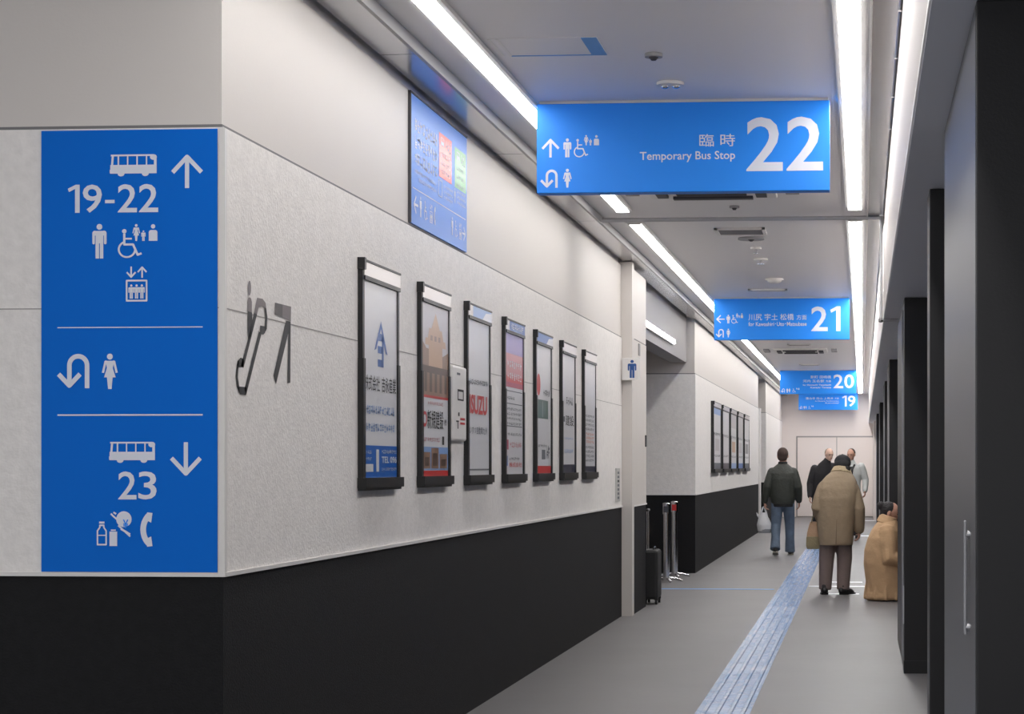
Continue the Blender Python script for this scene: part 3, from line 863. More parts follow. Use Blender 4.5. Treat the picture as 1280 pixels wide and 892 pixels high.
def art6(mb, fc, W, H):
    S(mb, fc, W, H, .28, .82, .575, .645, M_greyt, 4, 7)
    R(mb, fc, W, H, .06, .20, .43, .475, M_greyt); T(mb, fc, W, H, '建設', .24, .90, .40, .49, M_blackt, .006)
    S(mb, fc, W, H, .15, .85, .165, .20, M_lblue, 9, 8); S(mb, fc, W, H, .15, .85, .28, .30, M_lblue, 12, 8)
    R(mb, fc, W, H, 0, 1, 0, .07, M_navy)
def art7(mb, fc, W, H):
    R(mb, fc, W, H, 0, 1, .62, 1, M_paper)
    for k in range(4): S(mb, fc, W, H, .08, .9, .50 - k*.04, .525 - k*.04, M_greyt, 9, k)
    for k in range(3): S(mb, fc, W, H, .12, .88, .335 - k*.035, .36 - k*.035, M_orange, 6, 20 + k)
    for k in range(4): S(mb, fc, W, H, .10, .88, .215 - k*.04, .24 - k*.04, M_greyt, 9, 30 + k)
    R(mb, fc, W, H, 0, 1, 0, .055, M_navy)
PL = ['poster frame nearest the corner, white sheet with a blue arrow and blue foot',
      'poster frame with a brown tower photograph, second from the corner',
      'white poster frame with red ISUZU lettering',
      'poster frame with a purple and rose top, right of the red lettered one',
      'white poster frame with a red oval and red foot',
      'white poster frame with a navy foot and black characters, second from the white post',
      'last poster frame before the white post, with orange print']
PY0, PITCH, FW = 8.81, 1.195, .72
for k, (lb, ar) in enumerate(zip(PL, (art1, art2, art3, art4, art5, art6, art7))):
    t = poster(PY0 + PITCH*k, lb, ar)
    if k in (2, 3, 4):     # printed header strips on the top bars
        y0 = PY0 + PITCH*k
        fc = Face((XP + RD + .004, y0 + .02, FZ0 + FH - .085), (0, 1, 0), (0, 0, 1), (1, 0, 0))
        mb = MB(); quad(mb, fc, .12 if k != 4 else .0, FW - .03, .004, .068, M_lblue if k == 2 else M_mblue, .001)
        if k == 3: scribble(mb, fc, .16, FW - .1, .015, .055, M_paper, 7, 3, .002)
        else: mb.poly([fc.P(a, b, .002) for a, b in ((FW*.55, .004), (FW*.7, .05), (FW - .03, .06), (FW - .03, .004))], M_paper)
        mb.build('header_strip', t)
# far group
PL2 = ['far poster frame on the second wall, blue topped, first of its row',
       'far poster frame on the second wall, second of its row', 'far poster frame on the second wall, middle of its row of five',
       'far poster frame on the second wall, fourth of its row', 'far poster frame on the second wall, last of its row']
def far_art(k):
    def art(mb, fc, W, H):
        top = (M_lblue, M_paper, M_sky, M_sky, M_paper)[k]
        R(mb, fc, W, H, 0, 1, (.9, .7, .75, .6, .8)[k], 1, top)
        R(mb, fc, W, H, .2, .8, .3, .5, (M_sky, M_paper, M_tan, M_sky, M_vent)[k]); R(mb, fc, W, H, 0, 1, 0, .1, (M_greyt, M_navy, M_lblue, M_mblue, M_greyt)[k])
        S(mb, fc, W, H, .1, .9, .55, .6, M_greyt, 8, k); S(mb, fc, W, H, .1, .9, .2, .24, M_greyt, 8, 9 + k)
    return art
y_far0 = AX(891, 505, -2.25).y
for k, lb in enumerate(PL2):
    poster(y_far0 + k*1.90, lb, far_art(k), dx=.07, grp='poster frames on the far left wall', FW=1.5, RD=.045)

# information plate between second and third frame
p0 = AX(566.5, 556, XP + .03); p1 = AX(577.0, 452, XP)
t = thing('notice_plate', 'narrow white plate between the brown tower poster and the red lettered poster', 'plate', (XP, (p0.y+p1.y)/2, p0.z))
mb = MB(); mb.box(XP, XP + .03, p0.y, p1.y, 1.62, 2.05, M_trimw); mb.build('plate', t, bevel=.012)
fc = Face((XP + .03, p0.y, 1.62), (0, 1, 0), (0, 0, 1), (1, 0, 0)); w_, h_ = p1.y - p0.y, .43
mb = MB()
for a0, a1, b0, b1, m in ((.35, .75, .54, .56, M_blackt), (.35, .75, .66, .69, M_blackt), (.3, .36, .54, .69, M_blackt), (.7, .76, .54, .69, M_blackt), (.25, .5, .88, .91, M_greyt), (.35, .45, .33, .38, M_blackt), (.2, .4, .25, .27, M_blackt), (.3, .36, .16, .26, M_blackt), (.5, .85, .28, .31, M_pred), (.5, .85, .22, .25, M_pred)):
    quad(mb, fc, a0*w_, a1*w_, b0*h_, b1*h_, m, .0015)
mb.build('print', t)
# small vertical plate at the end of the near wall
p0 = AX(769, 627, XP); p1 = AX(773.5, 585, XP)
t = thing('notice_plate', 'small grey vertical plate at the end of the near wall, above the black base', 'plate', (XP, (p0.y+p1.y)/2, p0.z))
mb = MB(); mb.box(XP, XP + .012, p0.y, p1.y, p0.z, p1.z, mat('plate_grey', (190, 188, 186), .5)); mb.build('plate', t)
fc = Face((XP + .012, p0.y, p0.z), (0, 1, 0), (0, 0, 1), (1, 0, 0)); w_, h_ = p1.y - p0.y, p1.z - p0.z
mb = MB()
for k in range(7): quad(mb, fc, .25*w_, .75*w_, (.08 + k*.125)*h_, (.15 + k*.125)*h_, M_greyt if k != 4 else M_blackt, .0015)
mb.build('print', t)

# toilet sign on the white post
a, b = AY(777.5, 475, 18.6), AY(800, 447, 18.6)
t = thing('toilet_sign', 'white plate with a blue man pictogram standing out from the white post', 'sign', (a.x, 18.61, (a.z+b.z)/2))
mb = MB(); mb.box(a.x, b.x, 18.60, 18.62, a.z, b.z, M_trimw); mb.build('plate', t, bevel=.003)
fc = Face((a.x, 18.60, a.z), (1, 0, 0), (0, 0, 1), (0, -1, 0))
mb = MB(); draw(mb, pic_man(), fc, (b.x-a.x)*.56, (b.z-a.z)*.10, (b.z-a.z)*.80, mat('deep_blue_print', (40, 85, 150), .5), sx=1.15); mb.build('man_pictogram', t)
mb = MB(); mb.box(b.x - .10, b.x - .06, 18.62, 18.70, a.z + .02, b.z - .02, M_trimw); mb.build('bracket', t)
p = AX(798.3, 437, -2.258)
mb = MB(); mb.box(-2.258, -2.246, p.y - .05, p.y + .05, p.z - .06, p.z + .06, mat('plate_shade', (150, 148, 148), .5))
tag(mb.build('metal_plate', origin=(-2.25, p.y, p.z)), 'small grey plate above the toilet sign on the short wall', 'plate')
p = AX(807, 551, -2.258)
mb = MB(); mb.box(-2.258, -2.246, 19.88, 19.95, p.z - .06, p.z + .06, M_groove)
tag(mb.build('metal_plate', origin=(-2.25, p.y, p.z)), 'narrow dark plate at the edge of the toilet opening', 'plate')

# ------------------------------------------------------------------ floor markings
def tape_mat(name, base, glint, amount):  # second colour paints whitish reflections into the tape in patches
    m = mat(name, base, .2, spec=.6)
    nt = m.node_tree; b = nt.nodes['Principled BSDF']
    tc = nt.nodes.new('ShaderNodeTexCoord')
    mp = nt.nodes.new('ShaderNodeMapping'); mp.inputs['Scale'].default_value = (2.2, 6.0, 1)
    nt.links.new(tc.outputs['Object'], mp.inputs['Vector'])
    w = nt.nodes.new('ShaderNodeTexNoise'); w.inputs['Scale'].default_value = 4; w.inputs['Detail'].default_value = 5
    nt.links.new(mp.outputs[0], w.inputs['Vector'])
    bp = nt.nodes.new('ShaderNodeBump'); bp.inputs['Strength'].default_value = .55; bp.inputs['Distance'].default_value = .02
    nt.links.new(w.outputs['Fac'], bp.inputs['Height']); nt.links.new(bp.outputs['Normal'], b.inputs['Normal'])
    p = nt.nodes.new('ShaderNodeTexNoise'); p.inputs['Scale'].default_value = 1.1; p.inputs['Detail'].default_value = 7; p.inputs['Roughness'].default_value = .7
    nt.links.new(tc.outputs['Object'], p.inputs['Vector'])
    cr = nt.nodes.new('ShaderNodeValToRGB')
    cr.color_ramp.elements[0].position = .40; cr.color_ramp.elements[0].color = lin(base) + [1]
    cr.color_ramp.elements[1].position = amount; cr.color_ramp.elements[1].color = lin(glint) + [1]
    nt.links.new(p.outputs['Fac'], cr.inputs[0]); nt.links.new(cr.outputs[0], b.inputs['Base Color'])
    return m
M_tac = tape_mat('tactile_blue_tape', (96, 138, 190), (158, 176, 206), .66)
M_tacb = tape_mat('tactile_bar_tape', (118, 154, 200), (180, 192, 214), .62)
t = thing('tactile_paving', 'shiny blue taped tactile strip with raised bars running down the floor', 'tactile paving', (-.83, 20, 0))
mb = MB()
y = 3.0; n = 0
nseg = 96
mb.box(-.995, -.668, 3.0, 53.5, 0, .004, M_tac); mb.build('base_sheet', t)
for k in range(4):
    mb = MB(); xa = -.958 + k*.078
    prof = [(xa, .004), (xa + .006, .009), (xa + .024, .009), (xa + .030, .004)]
    yy = 3.0
    while yy < 53.3:
        mb.rings([[(px_, q, pz_) for px_, pz_ in prof] for q in (yy + .003, yy + .297)], M_tacb)
        yy += .30
    mb.build('raised_bar', t)
M_wline = mat('white_floor_paint', (222, 224, 228), .4)
def line(x0, x1, y, d, m, label):
    mb = MB(); mb.box(x0, x1, y - d/2, y + d/2, .0, .003, m)
    tag(mb.build('floor_line', origin=((x0+x1)/2, y, 0)), label, 'floor line', 'lines taped on the floor')
line(-2.40, -1.05, 22.85, .10, M_tape, 'thin pale blue tape line across the floor left of the tactile strip')
for (x0, x1, yy, lb) in ((1034, 1078, 727.3, 'white floor line behind the feet of the person in the beige coat, farther one'), (1011, 1083, 732.5, 'long white floor line beside the tactile strip behind the beige coat'), (1033, 1074, 742, 'white floor line at the shoes of the person in the beige coat')):
    a = AZ(x0, yy, 0); b = AZ(x1, yy, 0); line(a.x, b.x, a.y, .17, M_wline, lb)
for (x0, x1, yy, lb) in ((1076, 1092, 669.5, 'short pale floor line far beyond the crouching person'), (1078, 1096, 650.5, 'short white floor line near the end door')):
    a = AZ(x0, yy, 0); b = AZ(x1, yy, 0); line(a.x, min(b.x, .6), a.y, .5, M_wline, lb)

# ------------------------------------------------------------------ barrier posts and suitcase in the recess
def barrier(x, y, label, red):
    t = thing('barrier_post', label, 'barrier post', (x, y, 0), 'chrome barrier posts in the toilet recess')
    mb = MB(); mb.cyl((x, y, .03), (x, y, .96), .042, M_chrome); mb.build('pole', t, smooth=True)
    mb = MB(); mb.cyl((x, y, .86), (x, y, .99), .052, M_chrome); mb.ball((x, y, .99), (.05, .05, .015), M_chrome); mb.build('head', t, smooth=True)
    mb = MB(); mb.box(x - .03, x + .03, y - .058, y - .04, .88, .96, mat('belt_red', (190, 45, 45), .5) if red else M_ventd); mb.build('belt_clip', t)
    mb = MB(); mb.cyl((x, y, .02), (x, y, .06), .06, M_chrome); mb.build('collar', t, smooth=True)
    for k in range(4):
        a = math.radians(20 + 90*k)
        e = (x + .20*math.cos(a), y + .20*math.sin(a))
        mb = MB(); mb.sweep([(x, y, .05), ((x+e[0])/2, (y+e[1])/2, .045), (e[0], e[1], .016)], [.018, .017, .014], M_chrome); mb.build('foot', t, smooth=True)
q = AZ(833, 727, 0); barrier(q.x, q.y, 'left of the two chrome barrier posts by the black wall', False)
q = AZ(843, 721, 0); barrier(q.x, q.y, 'chrome barrier post with a red belt clip, right of the pair', True)

q = AZ(816.5, 755, 0); sx, sy = q.x - .02, q.y + .13
t = thing('suitcase', 'black upright suitcase with raised handle at the toilet opening', 'suitcase', (sx, sy, 0))
M_case = mat('suitcase_black', (26, 26, 28), .6, bump=(60, .15))
mb = MB(); mb.box(sx - .075, sx + .075, sy - .20, sy + .20, .055, .58, M_case); mb.build('body', t, bevel=.03)
mb = MB(); mb.box(sx - .082, sx - .06, sy - .16, sy + .16, .12, .40, M_case); mb.build('pocket', t, bevel=.01)
for a in (-1, 1):
    for b in (-1, 1):
        mb = MB(); mb.cyl((sx + a*.055 - .012, sy + b*.15, .028), (sx + a*.055 + .012, sy + b*.15, .028), .028, M_black); mb.build('wheel', t, smooth=True)
        mb = MB(); mb.box(sx + a*.055 - .018, sx + a*.055 + .018, sy + b*.15 - .02, sy + b*.15 + .02, .045, .07, M_black); mb.build('wheel_mount', t)
mb = MB()
for b in (-1, 1): mb.cyl((sx - .05, sy + b*.07, .57), (sx - .05, sy + b*.07, 1.0), .009, M_chrome)
mb.sweep([(sx - .05, sy - .08, 1.0), (sx - .05, sy + .08, 1.0)], [.015, .015], M_black); mb.build('pull_handle', t, smooth=True)
mb = MB(); mb.sweep([(sx + .02, sy - .08, .575), (sx + .02, sy - .07, .60), (sx + .02, sy + .07, .60), (sx + .02, sy + .08, .575)], [.011]*4, M_black); mb.build('carry_handle', t, smooth=True)

# ------------------------------------------------------------------ people
def organic(mb, name, parent, m, voxel=.008, smooth=3, M=None, origin=(0,0,0)):
    """overlapping closed lofts -> one continuous surface"""
    if M is not None: mb.v = [M @ p for p in mb.v]
    me = mb.mesh(name + '_raw', origin)
    o = bpy.data.objects.new(name + '_raw', me); COL.objects.link(o)
    r = o.modifiers.new('r', 'REMESH'); r.mode = 'VOXEL'; r.voxel_size = voxel
    if smooth:
        s = o.modifiers.new('s', 'SMOOTH'); s.factor = .5; s.iterations = smooth
    dg = bpy.context.evaluated_depsgraph_get()
    me2 = bpy.data.meshes.new_from_object(o.evaluated_get(dg))
    bpy.data.objects.remove(o); bpy.data.meshes.remove(me)
    me2.name = name
    me2.materials.clear(); me2.materials.append(m)
    me2.polygons.foreach_set('material_index', [0]*len(me2.polygons))
    me2.polygons.foreach_set('use_smooth', [True]*len(me2.polygons))
    p = bpy.data.objects.new(name, me2); COL.objects.link(p); p.parent = parent
    return p

M_skin = mat('skin', (196, 150, 130), .55)
M_any = M_skin

def hand(mb, w, d, n, curl=.5, s=1.0, thumb=1):
    """palm, four fingers of unequal length and a thumb; w wrist, d finger direction, n palm normal"""
    w, d, n = Vector(w), Vector(d).normalized(), Vector(n)
    n = (n - d*n.dot(d)).normalized(); b = d.cross(n)*thumb
    mb.sweep([w - d*.02*s, w + d*.03*s, w + d*.085*s], [(.026*s, .018*s), (.038*s, .016*s), (.040*s, .014*s)], M_any, side=b, n=12)
    for i, (off, L) in enumerate(((-.030, .068), (-.010, .078), (.010, .073), (.029, .058))):
        p0 = w + d*.075*s + b*(-off)*s
        d1 = (d + n*curl*.8).normalized(); d2 = (d + n*curl*2.2).normalized(); d3 = (d*.6 + n*curl*3.5).normalized()
        p1 = p0 + d1*L*.5*s; p2 = p1 + d2*L*.32*s; p3 = p2 + d3*L*.25*s
        mb.sweep([p0, p1, p2, p3], [.0098*s, .0092*s, .0085*s, .0075*s], M_any, side=b, n=8)
    t0 = w + d*.022*s + b*.030*s
    t1 = t0 + (d*.55 + b*.75 + n*.3).normalized()*.038*s; t2 = t1 + (d*.85 + b*.25 + n*.5).normalized()*.032*s
    mb.sweep([t0, t1, t2], [.0135*s, .0115*s, .009*s], M_any, side=n, n=8)

def head(mb, c, fwd, up=(0,0,1), s=1.0):
    c, f, u = Vector(c), Vector(fwd).normalized(), Vector(up)
    u = (u - f*u.dot(f)).normalized(); r = f.cross(u)
    Rm = Matrix((r, f, u)).transposed()
    mb.ball(c + u*.018*s, (.074*s, .094*s, .098*s), M_any, rot=Rm)
    mb.ball(c + f*.018*s - u*.045*s, (.058*s, .072*s, .075*s), M_any, rot=Rm)          # jaw
    mb.ball(c + f*.070*s - u*.098*s, (.022*s, .018*s, .018*s), M_any, rot=Rm)          # chin
    mb.sweep([c + f*.086*s + u*.008*s, c + f*.104*s - u*.030*s], [.009*s, .015*s], M_any, side=r, n=8)   # nose
    mb.ball(c + f*.086*s + u*.026*s, (.05*s, .012*s, .010*s), M_any, rot=Rm)           # brow
    mb.ball(c + f*.082*s - u*.062*s, (.026*s, .012*s, .009*s), M_any, rot=Rm)          # lips
    for q in (-1, 1):
        mb.ball(c + r*q*.076*s - u*.005*s - f*.005*s, (.010*s, .020*s, .032*s), M_any, rot=Rm)   # ears
    return Rm

M_eye = mat('eye_dark', (40, 32, 30), .3); M_lip = mat('lips', (160, 95, 90), .5)
def face_bits(t, M, org, c, Rm, s=1.0):
    for q in (-1, 1):
        mb = MB(); mb.ball(Vector(c) + Rm @ Vector((q*.032*s, .082*s, .006*s)), (.011*s, .010*s, .007*s), M_eye)
        mb.v = [M @ p for p in mb.v]; mb.build('eye', t, smooth=True)
    mb = MB(); mb.ball(Vector(c) + Rm @ Vector((0, .090*s, -.062*s)), (.022*s, .006*s, .005*s), M_lip)
    mb.v = [M @ p for p in mb.v]; mb.build('mouth', t, smooth=True)

def shoe(t, M, heel, toe, m, sole, s=1.0):
    h, q = Vector(heel), Vector(toe)
    d = (q - h).normalized(); sd = Vector((d.y, -d.x, 0)).normalized(); up = sd.cross(d)
    if up.z < 0: up = -up
    mb = MB(); L = (q - h).length
    mb.sweep([h + up*.048, h + d*L*.3 + up*.046, h + d*L*.7 + up*.036, q - d*.03 + up*.028], [(.036*s, .040*s), (.038*s, .040*s), (.045*s, .030*s), (.036*s, .022*s)], m, side=sd)
    mb.sweep([h + up*.05 + d*.03, h + up*.10 + d*.03], [.042*s, .045*s], m, side=sd)
    o = organic(mb, 'shoe', t, m, .006, 3, M, parent_loc(t))
    mb = MB()
    out = []
    for k, (a, w) in enumerate(((-.03, .022), (.02, .040), (.35, .040), (.72, .050), (.98, .036), (1.06, .014))):
        out.append((h + d*L*a, w))
    n = len(out)
    for z0 in (0,):
        top = [c + sd*w + up*.020 for c, w in out] + [c - sd*w + up*.020 for c, w in reversed(out)]
        bot = [c + sd*w for c, w in out] + [c - sd*w for c, w in reversed(out)]
        mb.rings([bot, top], sole)
    mb.v = [M @ p for p in mb.v]; ob = mb.build('sole', o, origin=parent_loc(t))

def person(label, loc, yaw, J, skin, build, group=None):
    t = thing('person', label, 'person', loc, group)
    M = Matrix.Translation(Vector(loc)) @ Matrix.Rotation(yaw, 4, 'Z')
    org = Vector(loc)
    mb = MB()
    P = {k: Vector(v) for k, v in J.items() if not isinstance(v, (int, float))}
    # torso and neck
    mb.sweep([P['pelvis'] - Vector((0,0,.04)), P['pelvis'] + Vector((0,0,.06)), P['pelvis'].lerp(P['chest'], .55), P['chest'], P['chest'].lerp(P['neck'], .65), P['neck'], P['neck'].lerp(P['head'], .7)],
             [(.15, .105), (.155, .11), (.135, .10), (.17, .115), (.12, .08), (.058, .06), (.052, .056)], M_any, n=20)
    Rm = head(mb, P['head'], J['look'], J.get('headup', (0, 0, 1)), J.get('hs', 1.0))
    for s in 'LR':
        mb.sweep([P['sh'+s], P['sh'+s].lerp(P['el'+s], .4), P['el'+s], P['el'+s].lerp(P['wr'+s], .35), P['wr'+s]], [.056, .050, .040, .041, .027], M_any)
        dd = P['wr'+s] - P['el'+s]
        hd = J.get('hd'+s, dd); hn = J.get('hn'+s, (-1 if s == 'R' else 1, 0, 0))
        hand(mb, P['wr'+s], hd, hn, J.get('curl'+s, .45), 1.0, 1 if s == 'R' else -1)
        mb.sweep([P['hip'+s], P['hip'+s].lerp(P['kn'+s], .35), P['kn'+s], P['kn'+s].lerp(P['an'+s], .35), P['an'+s], P['an'+s] + (Vector(J['toe'+s]) - P['an'+s])*.2], [.088, .080, .054, .056, .038, .036], M_any)
    body = organic(mb, 'body', t, skin, .0055, 2, M, org)
    face_bits(t, M, org, P['head'], Rm, J.get('hs', 1.0))
    build(t, M, org, P, Rm)
    return t

def legs(mb, P, rr, hem=.0, hipr=(.165, .125)):
    """trousers: seat plus two tapering legs down to the ankles"""
    mb.sweep([P['pelvis'] + Vector((0, 0, .10)), P['pelvis'], P['pelvis'] - Vector((0, 0, .07))], [(hipr[0]*.93, hipr[1]*.92), hipr, (hipr[0]*.9, hipr[1]*.9)], M_any, n=20)
    for s in 'LR':
        h, k, a = P['hip'+s], P['kn'+s], P['an'+s]
        e = a + (a - k).normalized()*hem
        mb.sweep([h, h.lerp(k, .4), k, k.lerp(a, .5), e], rr, M_any, round_ends=False)

def sleeves(mb, P, rr, stop=1.0):
    for s in 'LR':
        sh, el, wr = P['sh'+s], P['el'+s], P['wr'+s]
        mb.sweep([sh + (sh - el).normalized()*.0, sh.lerp(el, .45), el, el.lerp(wr, .5), el.lerp(wr, stop)], rr, M_any)

# -- man in green bomber jacket and jeans, walking away
def b_walk(t, M, org, P, Rm):
    mj = mat('green_black_jacket', (52, 55, 50), .6, bump=(24, .5, 5), vary=(12, .15)); md = mat('blue_denim', (92, 106, 124), .8, bump=(40, .25), vary=(7, .22)); mh = mat('short_brown_hair', (66, 50, 44), .8, bump=(90, .5))
    mb = MB(); legs(mb, P, [.104, .098, .082, .074, .084], .035, (.175, .135)); organic(mb, 'jeans', t, md, .009, 3, M, org)
    mb = MB()
    mb.loft([(0, 0, .83, .172, .132), (0, 0, .87, .195, .150), (0, 0, .95, .205, .158), (0, 0, 1.10, .212, .16), (0, 0, 1.25, .222, .158), (0, .0, 1.345, .225, .14), (0, .005, 1.405, .195, .115), (0, .01, 1.455, .140, .095), (0, .015, 1.50, .085, .080)], M_any, n=28)
    sleeves(mb, P, [.078, .080, .072, .064, .052], .92)
    jk = organic(mb, 'jacket', t, mj, .009, 3, M, org)
    mb = MB(); mb.loft([(0, 0, .795, .172, .136), (0, 0, .85, .180, .140)], M_any, n=28); organic(mb, 'waistband', jk, mat('knit_black', (32, 33, 34), .8, bump=(80, .5)), .008, 1, M, org)
    mb = MB(); mb.sweep([(0, .015, 1.49), (0, .018, 1.535)], [(.084, .086), (.074, .078)], M_any, n=20, round_ends=False); organic(mb, 'collar', jk, MATS['knit_black'], .006, 1, M, org)
    mb = MB(); c = P['head']
    mb.ball(c + Rm @ Vector((0, -.014, .030)), (.094, .106, .106), M_any, rot=Rm); mb.ball(c + Rm @ Vector((0, -.045, -.035)), (.082, .060, .064), M_any, rot=Rm)
    organic(mb, 'hair', t, mh, .006, 2, M, org)
    for s in 'LR':
        h = Vector(P['toe'+s]); a = P['an'+s]
        shoe(t, M, P['heel'+s], h, mat('dark_trainers', (44, 42, 42), .6), mat('pale_sole', (196, 188, 178), .6))
base = AZ(977, 694, 0)
Jw = dict(pelvis=(0, 0, .95), chest=(0, .0, 1.28), neck=(0, .015, 1.50), head=(0, .035, 1.635), look=(.12, 1, -.05), headup=(0, .05, 1),
          hs=1.12, shL=(-.175, 0, 1.365), elL=(-.255, -.05, 1.12), wrL=(-.295, .01, .87), shR=(.175, 0, 1.365), elR=(.250, -.03, 1.12), wrR=(.265, .06, .88),
          hdL=(0, .05, -1), hnL=(1, 0, 0), curlL=.9, hdR=(0, .15, -1), hnR=(-1, .2, 0), curlR=.45,
          hipL=(-.09, 0, .92), hipR=(.09, 0, .92), knL=(-.11, .01, .50), knR=(.11, .10, .49), anL=(-.115, -.19, .135), anR=(.115, .12, .085),
          heelL=(-.115, -.24, .055), toeL=(-.115, -.04, .005), heelR=(.115, .09, 0), toeR=(.13, .30, 0))
Jw = {k: v for k, v in Jw.items()}
person('person in dark green jacket and blue jeans walking away with a white bag', (base.x + .015, base.y + .1, 0), 0, Jw, M_skin, b_walk)
# plastic bag hanging from the left hand
bx, by = base.x + .015 - .315, base.y + .12
t = thing('plastic_bag', 'white plastic shopping bag in the hand of the person in jeans', 'bag', (bx, by, .35))
M_bag = mat('white_film', (216, 216, 220), .35, bump=(16, .6, 5))
mb = MB()
mb.loft([(bx + .015, by, .37, .07, .05), (bx + .015, by, .40, .115, .075), (bx + .01, by, .50, .125, .085), (bx, by, .60, .09, .06), (bx, by, .66, .05, .035), (bx, by, .70, .028, .02)], M_bag)
organic(mb, 'bag_body', t, M_bag, .007, 2, None, (bx, by, .35))
for s in (-1, 1):
    mb = MB(); mb.sweep([(bx + s*.05, by, .61), (bx + s*.04, by, .70), (bx + s*.012, by, .785), (bx + .015, by, .800)], [(.026, .006), (.016, .005), (.012, .005), (.012, .005)], M_bag); mb.build('handle', t, smooth=True)
mb = MB(); mb.sweep([(bx - .06, by, .60), (bx - .10, by, .66), (bx - .115, by, .70)], [(.02, .006), (.016, .004), (.004, .003)], M_bag); mb.build('loose_handle', t, smooth=True)
mb = MB(); mb.loft([(bx + .02, by, .362, .05, .04), (bx + .02, by, .368, .10, .066), (bx + .02, by, .41, .117, .0775), (bx + .02, by, .43, .1165, .0775)], mat('bag_shade', (150, 152, 158), .5)); mb.build('dark_content', t, smooth=True)

# -- person in beige coat and black hat, standing bent, seen from behind
def b_coat(t, M, org, P, Rm):
    mc = mat('beige_coat', (148, 130, 108), .88, bump=(11, .8, 6), vary=(5, .08)); mt = mat('brown_grey_trousers', (112, 98, 95), .85, bump=(26, .3)); mh = mat('black_hat', (30, 29, 33), .85, bump=(60, .3))
    mb = MB(); legs(mb, P, [.096, .096, .090, .080, .072], .03, (.165, .13)); organic(mb, 'trousers', t, mt, .009, 3, M, org)
    mb = MB()
    mb.loft([(-.01, .0, .565, .190, .150), (-.01, .0, .60, .194, .157), (-.015, .0, .75, .210, .168), (-.01, .0, .95, .225, .170), (.0, .0, 1.10, .232, .165), (.012, .02, 1.21, .232, .155), (.022, .04, 1.29, .205, .138), (.033, .065, 1.355, .160, .115), (.045, .09, 1.41, .105, .092), (.05, .10, 1.44, .08, .08)], M_any, n=32)
    sleeves(mb, P, [.080, .086, .082, .074, .062], .97)
    ct = organic(mb, 'coat', t, mc, .009, 3, M, org)
    mb = MB(); mb.sweep([(.048, .09, 1.385), (.055, .11, 1.45)], [(.128, .105), (.096, .090)], M_any, n=22, round_ends=False); organic(mb, 'collar', ct, mat('fleece_collar', (182, 164, 134), .9, bump=(70, .6)), .007, 2, M, org)
    mb = MB(); mb.sweep([(-.01, -.163, .58), (0.0, -.166, .86)], [(.004, .006), (.003, .004)], mat('coat_seam', (110, 96, 80), .9), n=8, round_ends=False); mb.v = [M @ p for p in mb.v]; mb.build('back_vent', ct)
    c = P['head']
    mb = MB(); mb.ball(c + Rm @ Vector((0, -.01, .035)), (.098, .112, .088), M_any, rot=Rm); mb.ball(c + Rm @ Vector((0, -.055, -.02)), (.098, .075, .075), M_any, rot=Rm)
    mb.sweep([c + Rm @ Vector((0, -.02, .10)), c + Rm @ Vector((0, -.02, .118))], [.03, .02], M_any)
    organic(mb, 'hat', t, mh, .007, 3, M, org)
    mb = MB(); mb.ball(c + Rm @ Vector((.035, -.055, -.075)), (.068, .05, .06), M_any, rot=Rm); organic(mb, 'hair', t, mat('black_hair', (26, 24, 26), .6, bump=(80, .5)), .007, 2, M, org)
    for s in 'LR':
        shoe(t, M, P['heel'+s], P['toe'+s], mat('black_shoes', (30, 28, 30), .45), M_black)
base = AZ(1044, 743, 0)
Jc = dict(pelvis=(-.01, -.02, .80), chest=(.0, .01, 1.13), neck=(.05, .10, 1.40), head=(.065, .155, 1.475), look=(.25, 1, -.45), headup=(0, .45, 1),
          shL=(-.15, .03, 1.22), elL=(-.215, -.03, .99), wrL=(-.19, .17, .86), shR=(.17, .03, 1.22), elR=(.240, .0, .98), wrR=(.255, .05, .74),
          hdL=(0, .6, -1), hnL=(1, 0, -.2), curlL=.9, hdR=(-.05, .1, -1), hnR=(-1, .2, 0), curlR=.5,
          hipL=(-.09, -.01, .78), hipR=(.07, -.01, .78), knL=(-.12, .04, .42), knR=(.085, .04, .42), anL=(-.135, .0, .085), anR=(.07, .0, .085),
          heelL=(-.14, -.06, 0), toeL=(-.15, .14, 0), heelR=(.05, -.05, 0), toeR=(.19, .10, 0))
cx, cy = base.x + .02, base.y + .06
person('person in a long beige coat and black hat standing on the floor lines', (cx, cy, 0), 0, Jc, M_skin, b_coat)
hx, hy = cx - .265, cy + .10
t = thing('handbag', 'tan handbag hanging at the left arm of the person in the beige coat', 'bag', (hx, hy, .5))
M_hb = mat('tan_leather', (168, 134, 104), .5, bump=(50, .2)); M_hb2 = mat('olive_canvas', (136, 124, 96), .8, bump=(60, .3))
mb = MB()
mb.rings([[(hx + a*w, hy + b*d, z) for a, b in ((-1, -1), (1, -1), (1, 1), (-1, 1))] for z, w, d in ((.52, .075, .055), (.56, .088, .065), (.70, .080, .055), (.80, .055, .03), (.83, .045, .015))], M_hb)
mb.build('body', t, bevel=.012)
mb = MB(); mb.rings([[(hx + a*w, hy + b*d, z) for a, b in ((-1, -1), (1, -1), (1, 1), (-1, 1))] for z, w, d in ((.515, .078, .058), (.555, .091, .068), (.66, .086, .062))], M_hb2); mb.build('lower_panel', t, bevel=.006)
for s in (-1, 1):
    mb = MB(); mb.sweep([(hx - .03, hy + s*.02, .82), (hx - .012, hy + s*.02, .89), (hx + .03, hy + s*.015, .925), (hx + .04, hy + s*.02, .89), (hx + .035, hy + s*.02, .82)], [.007]*5, M_hb2, n=8); mb.build('strap', t, smooth=True)
mb = MB(); mb.ball((hx + .04, hy - .045, .80), (.010, .006, .016), mat('brass', (220, 200, 150), .2, metal=1.0)); mb.build('clasp', t, smooth=True)

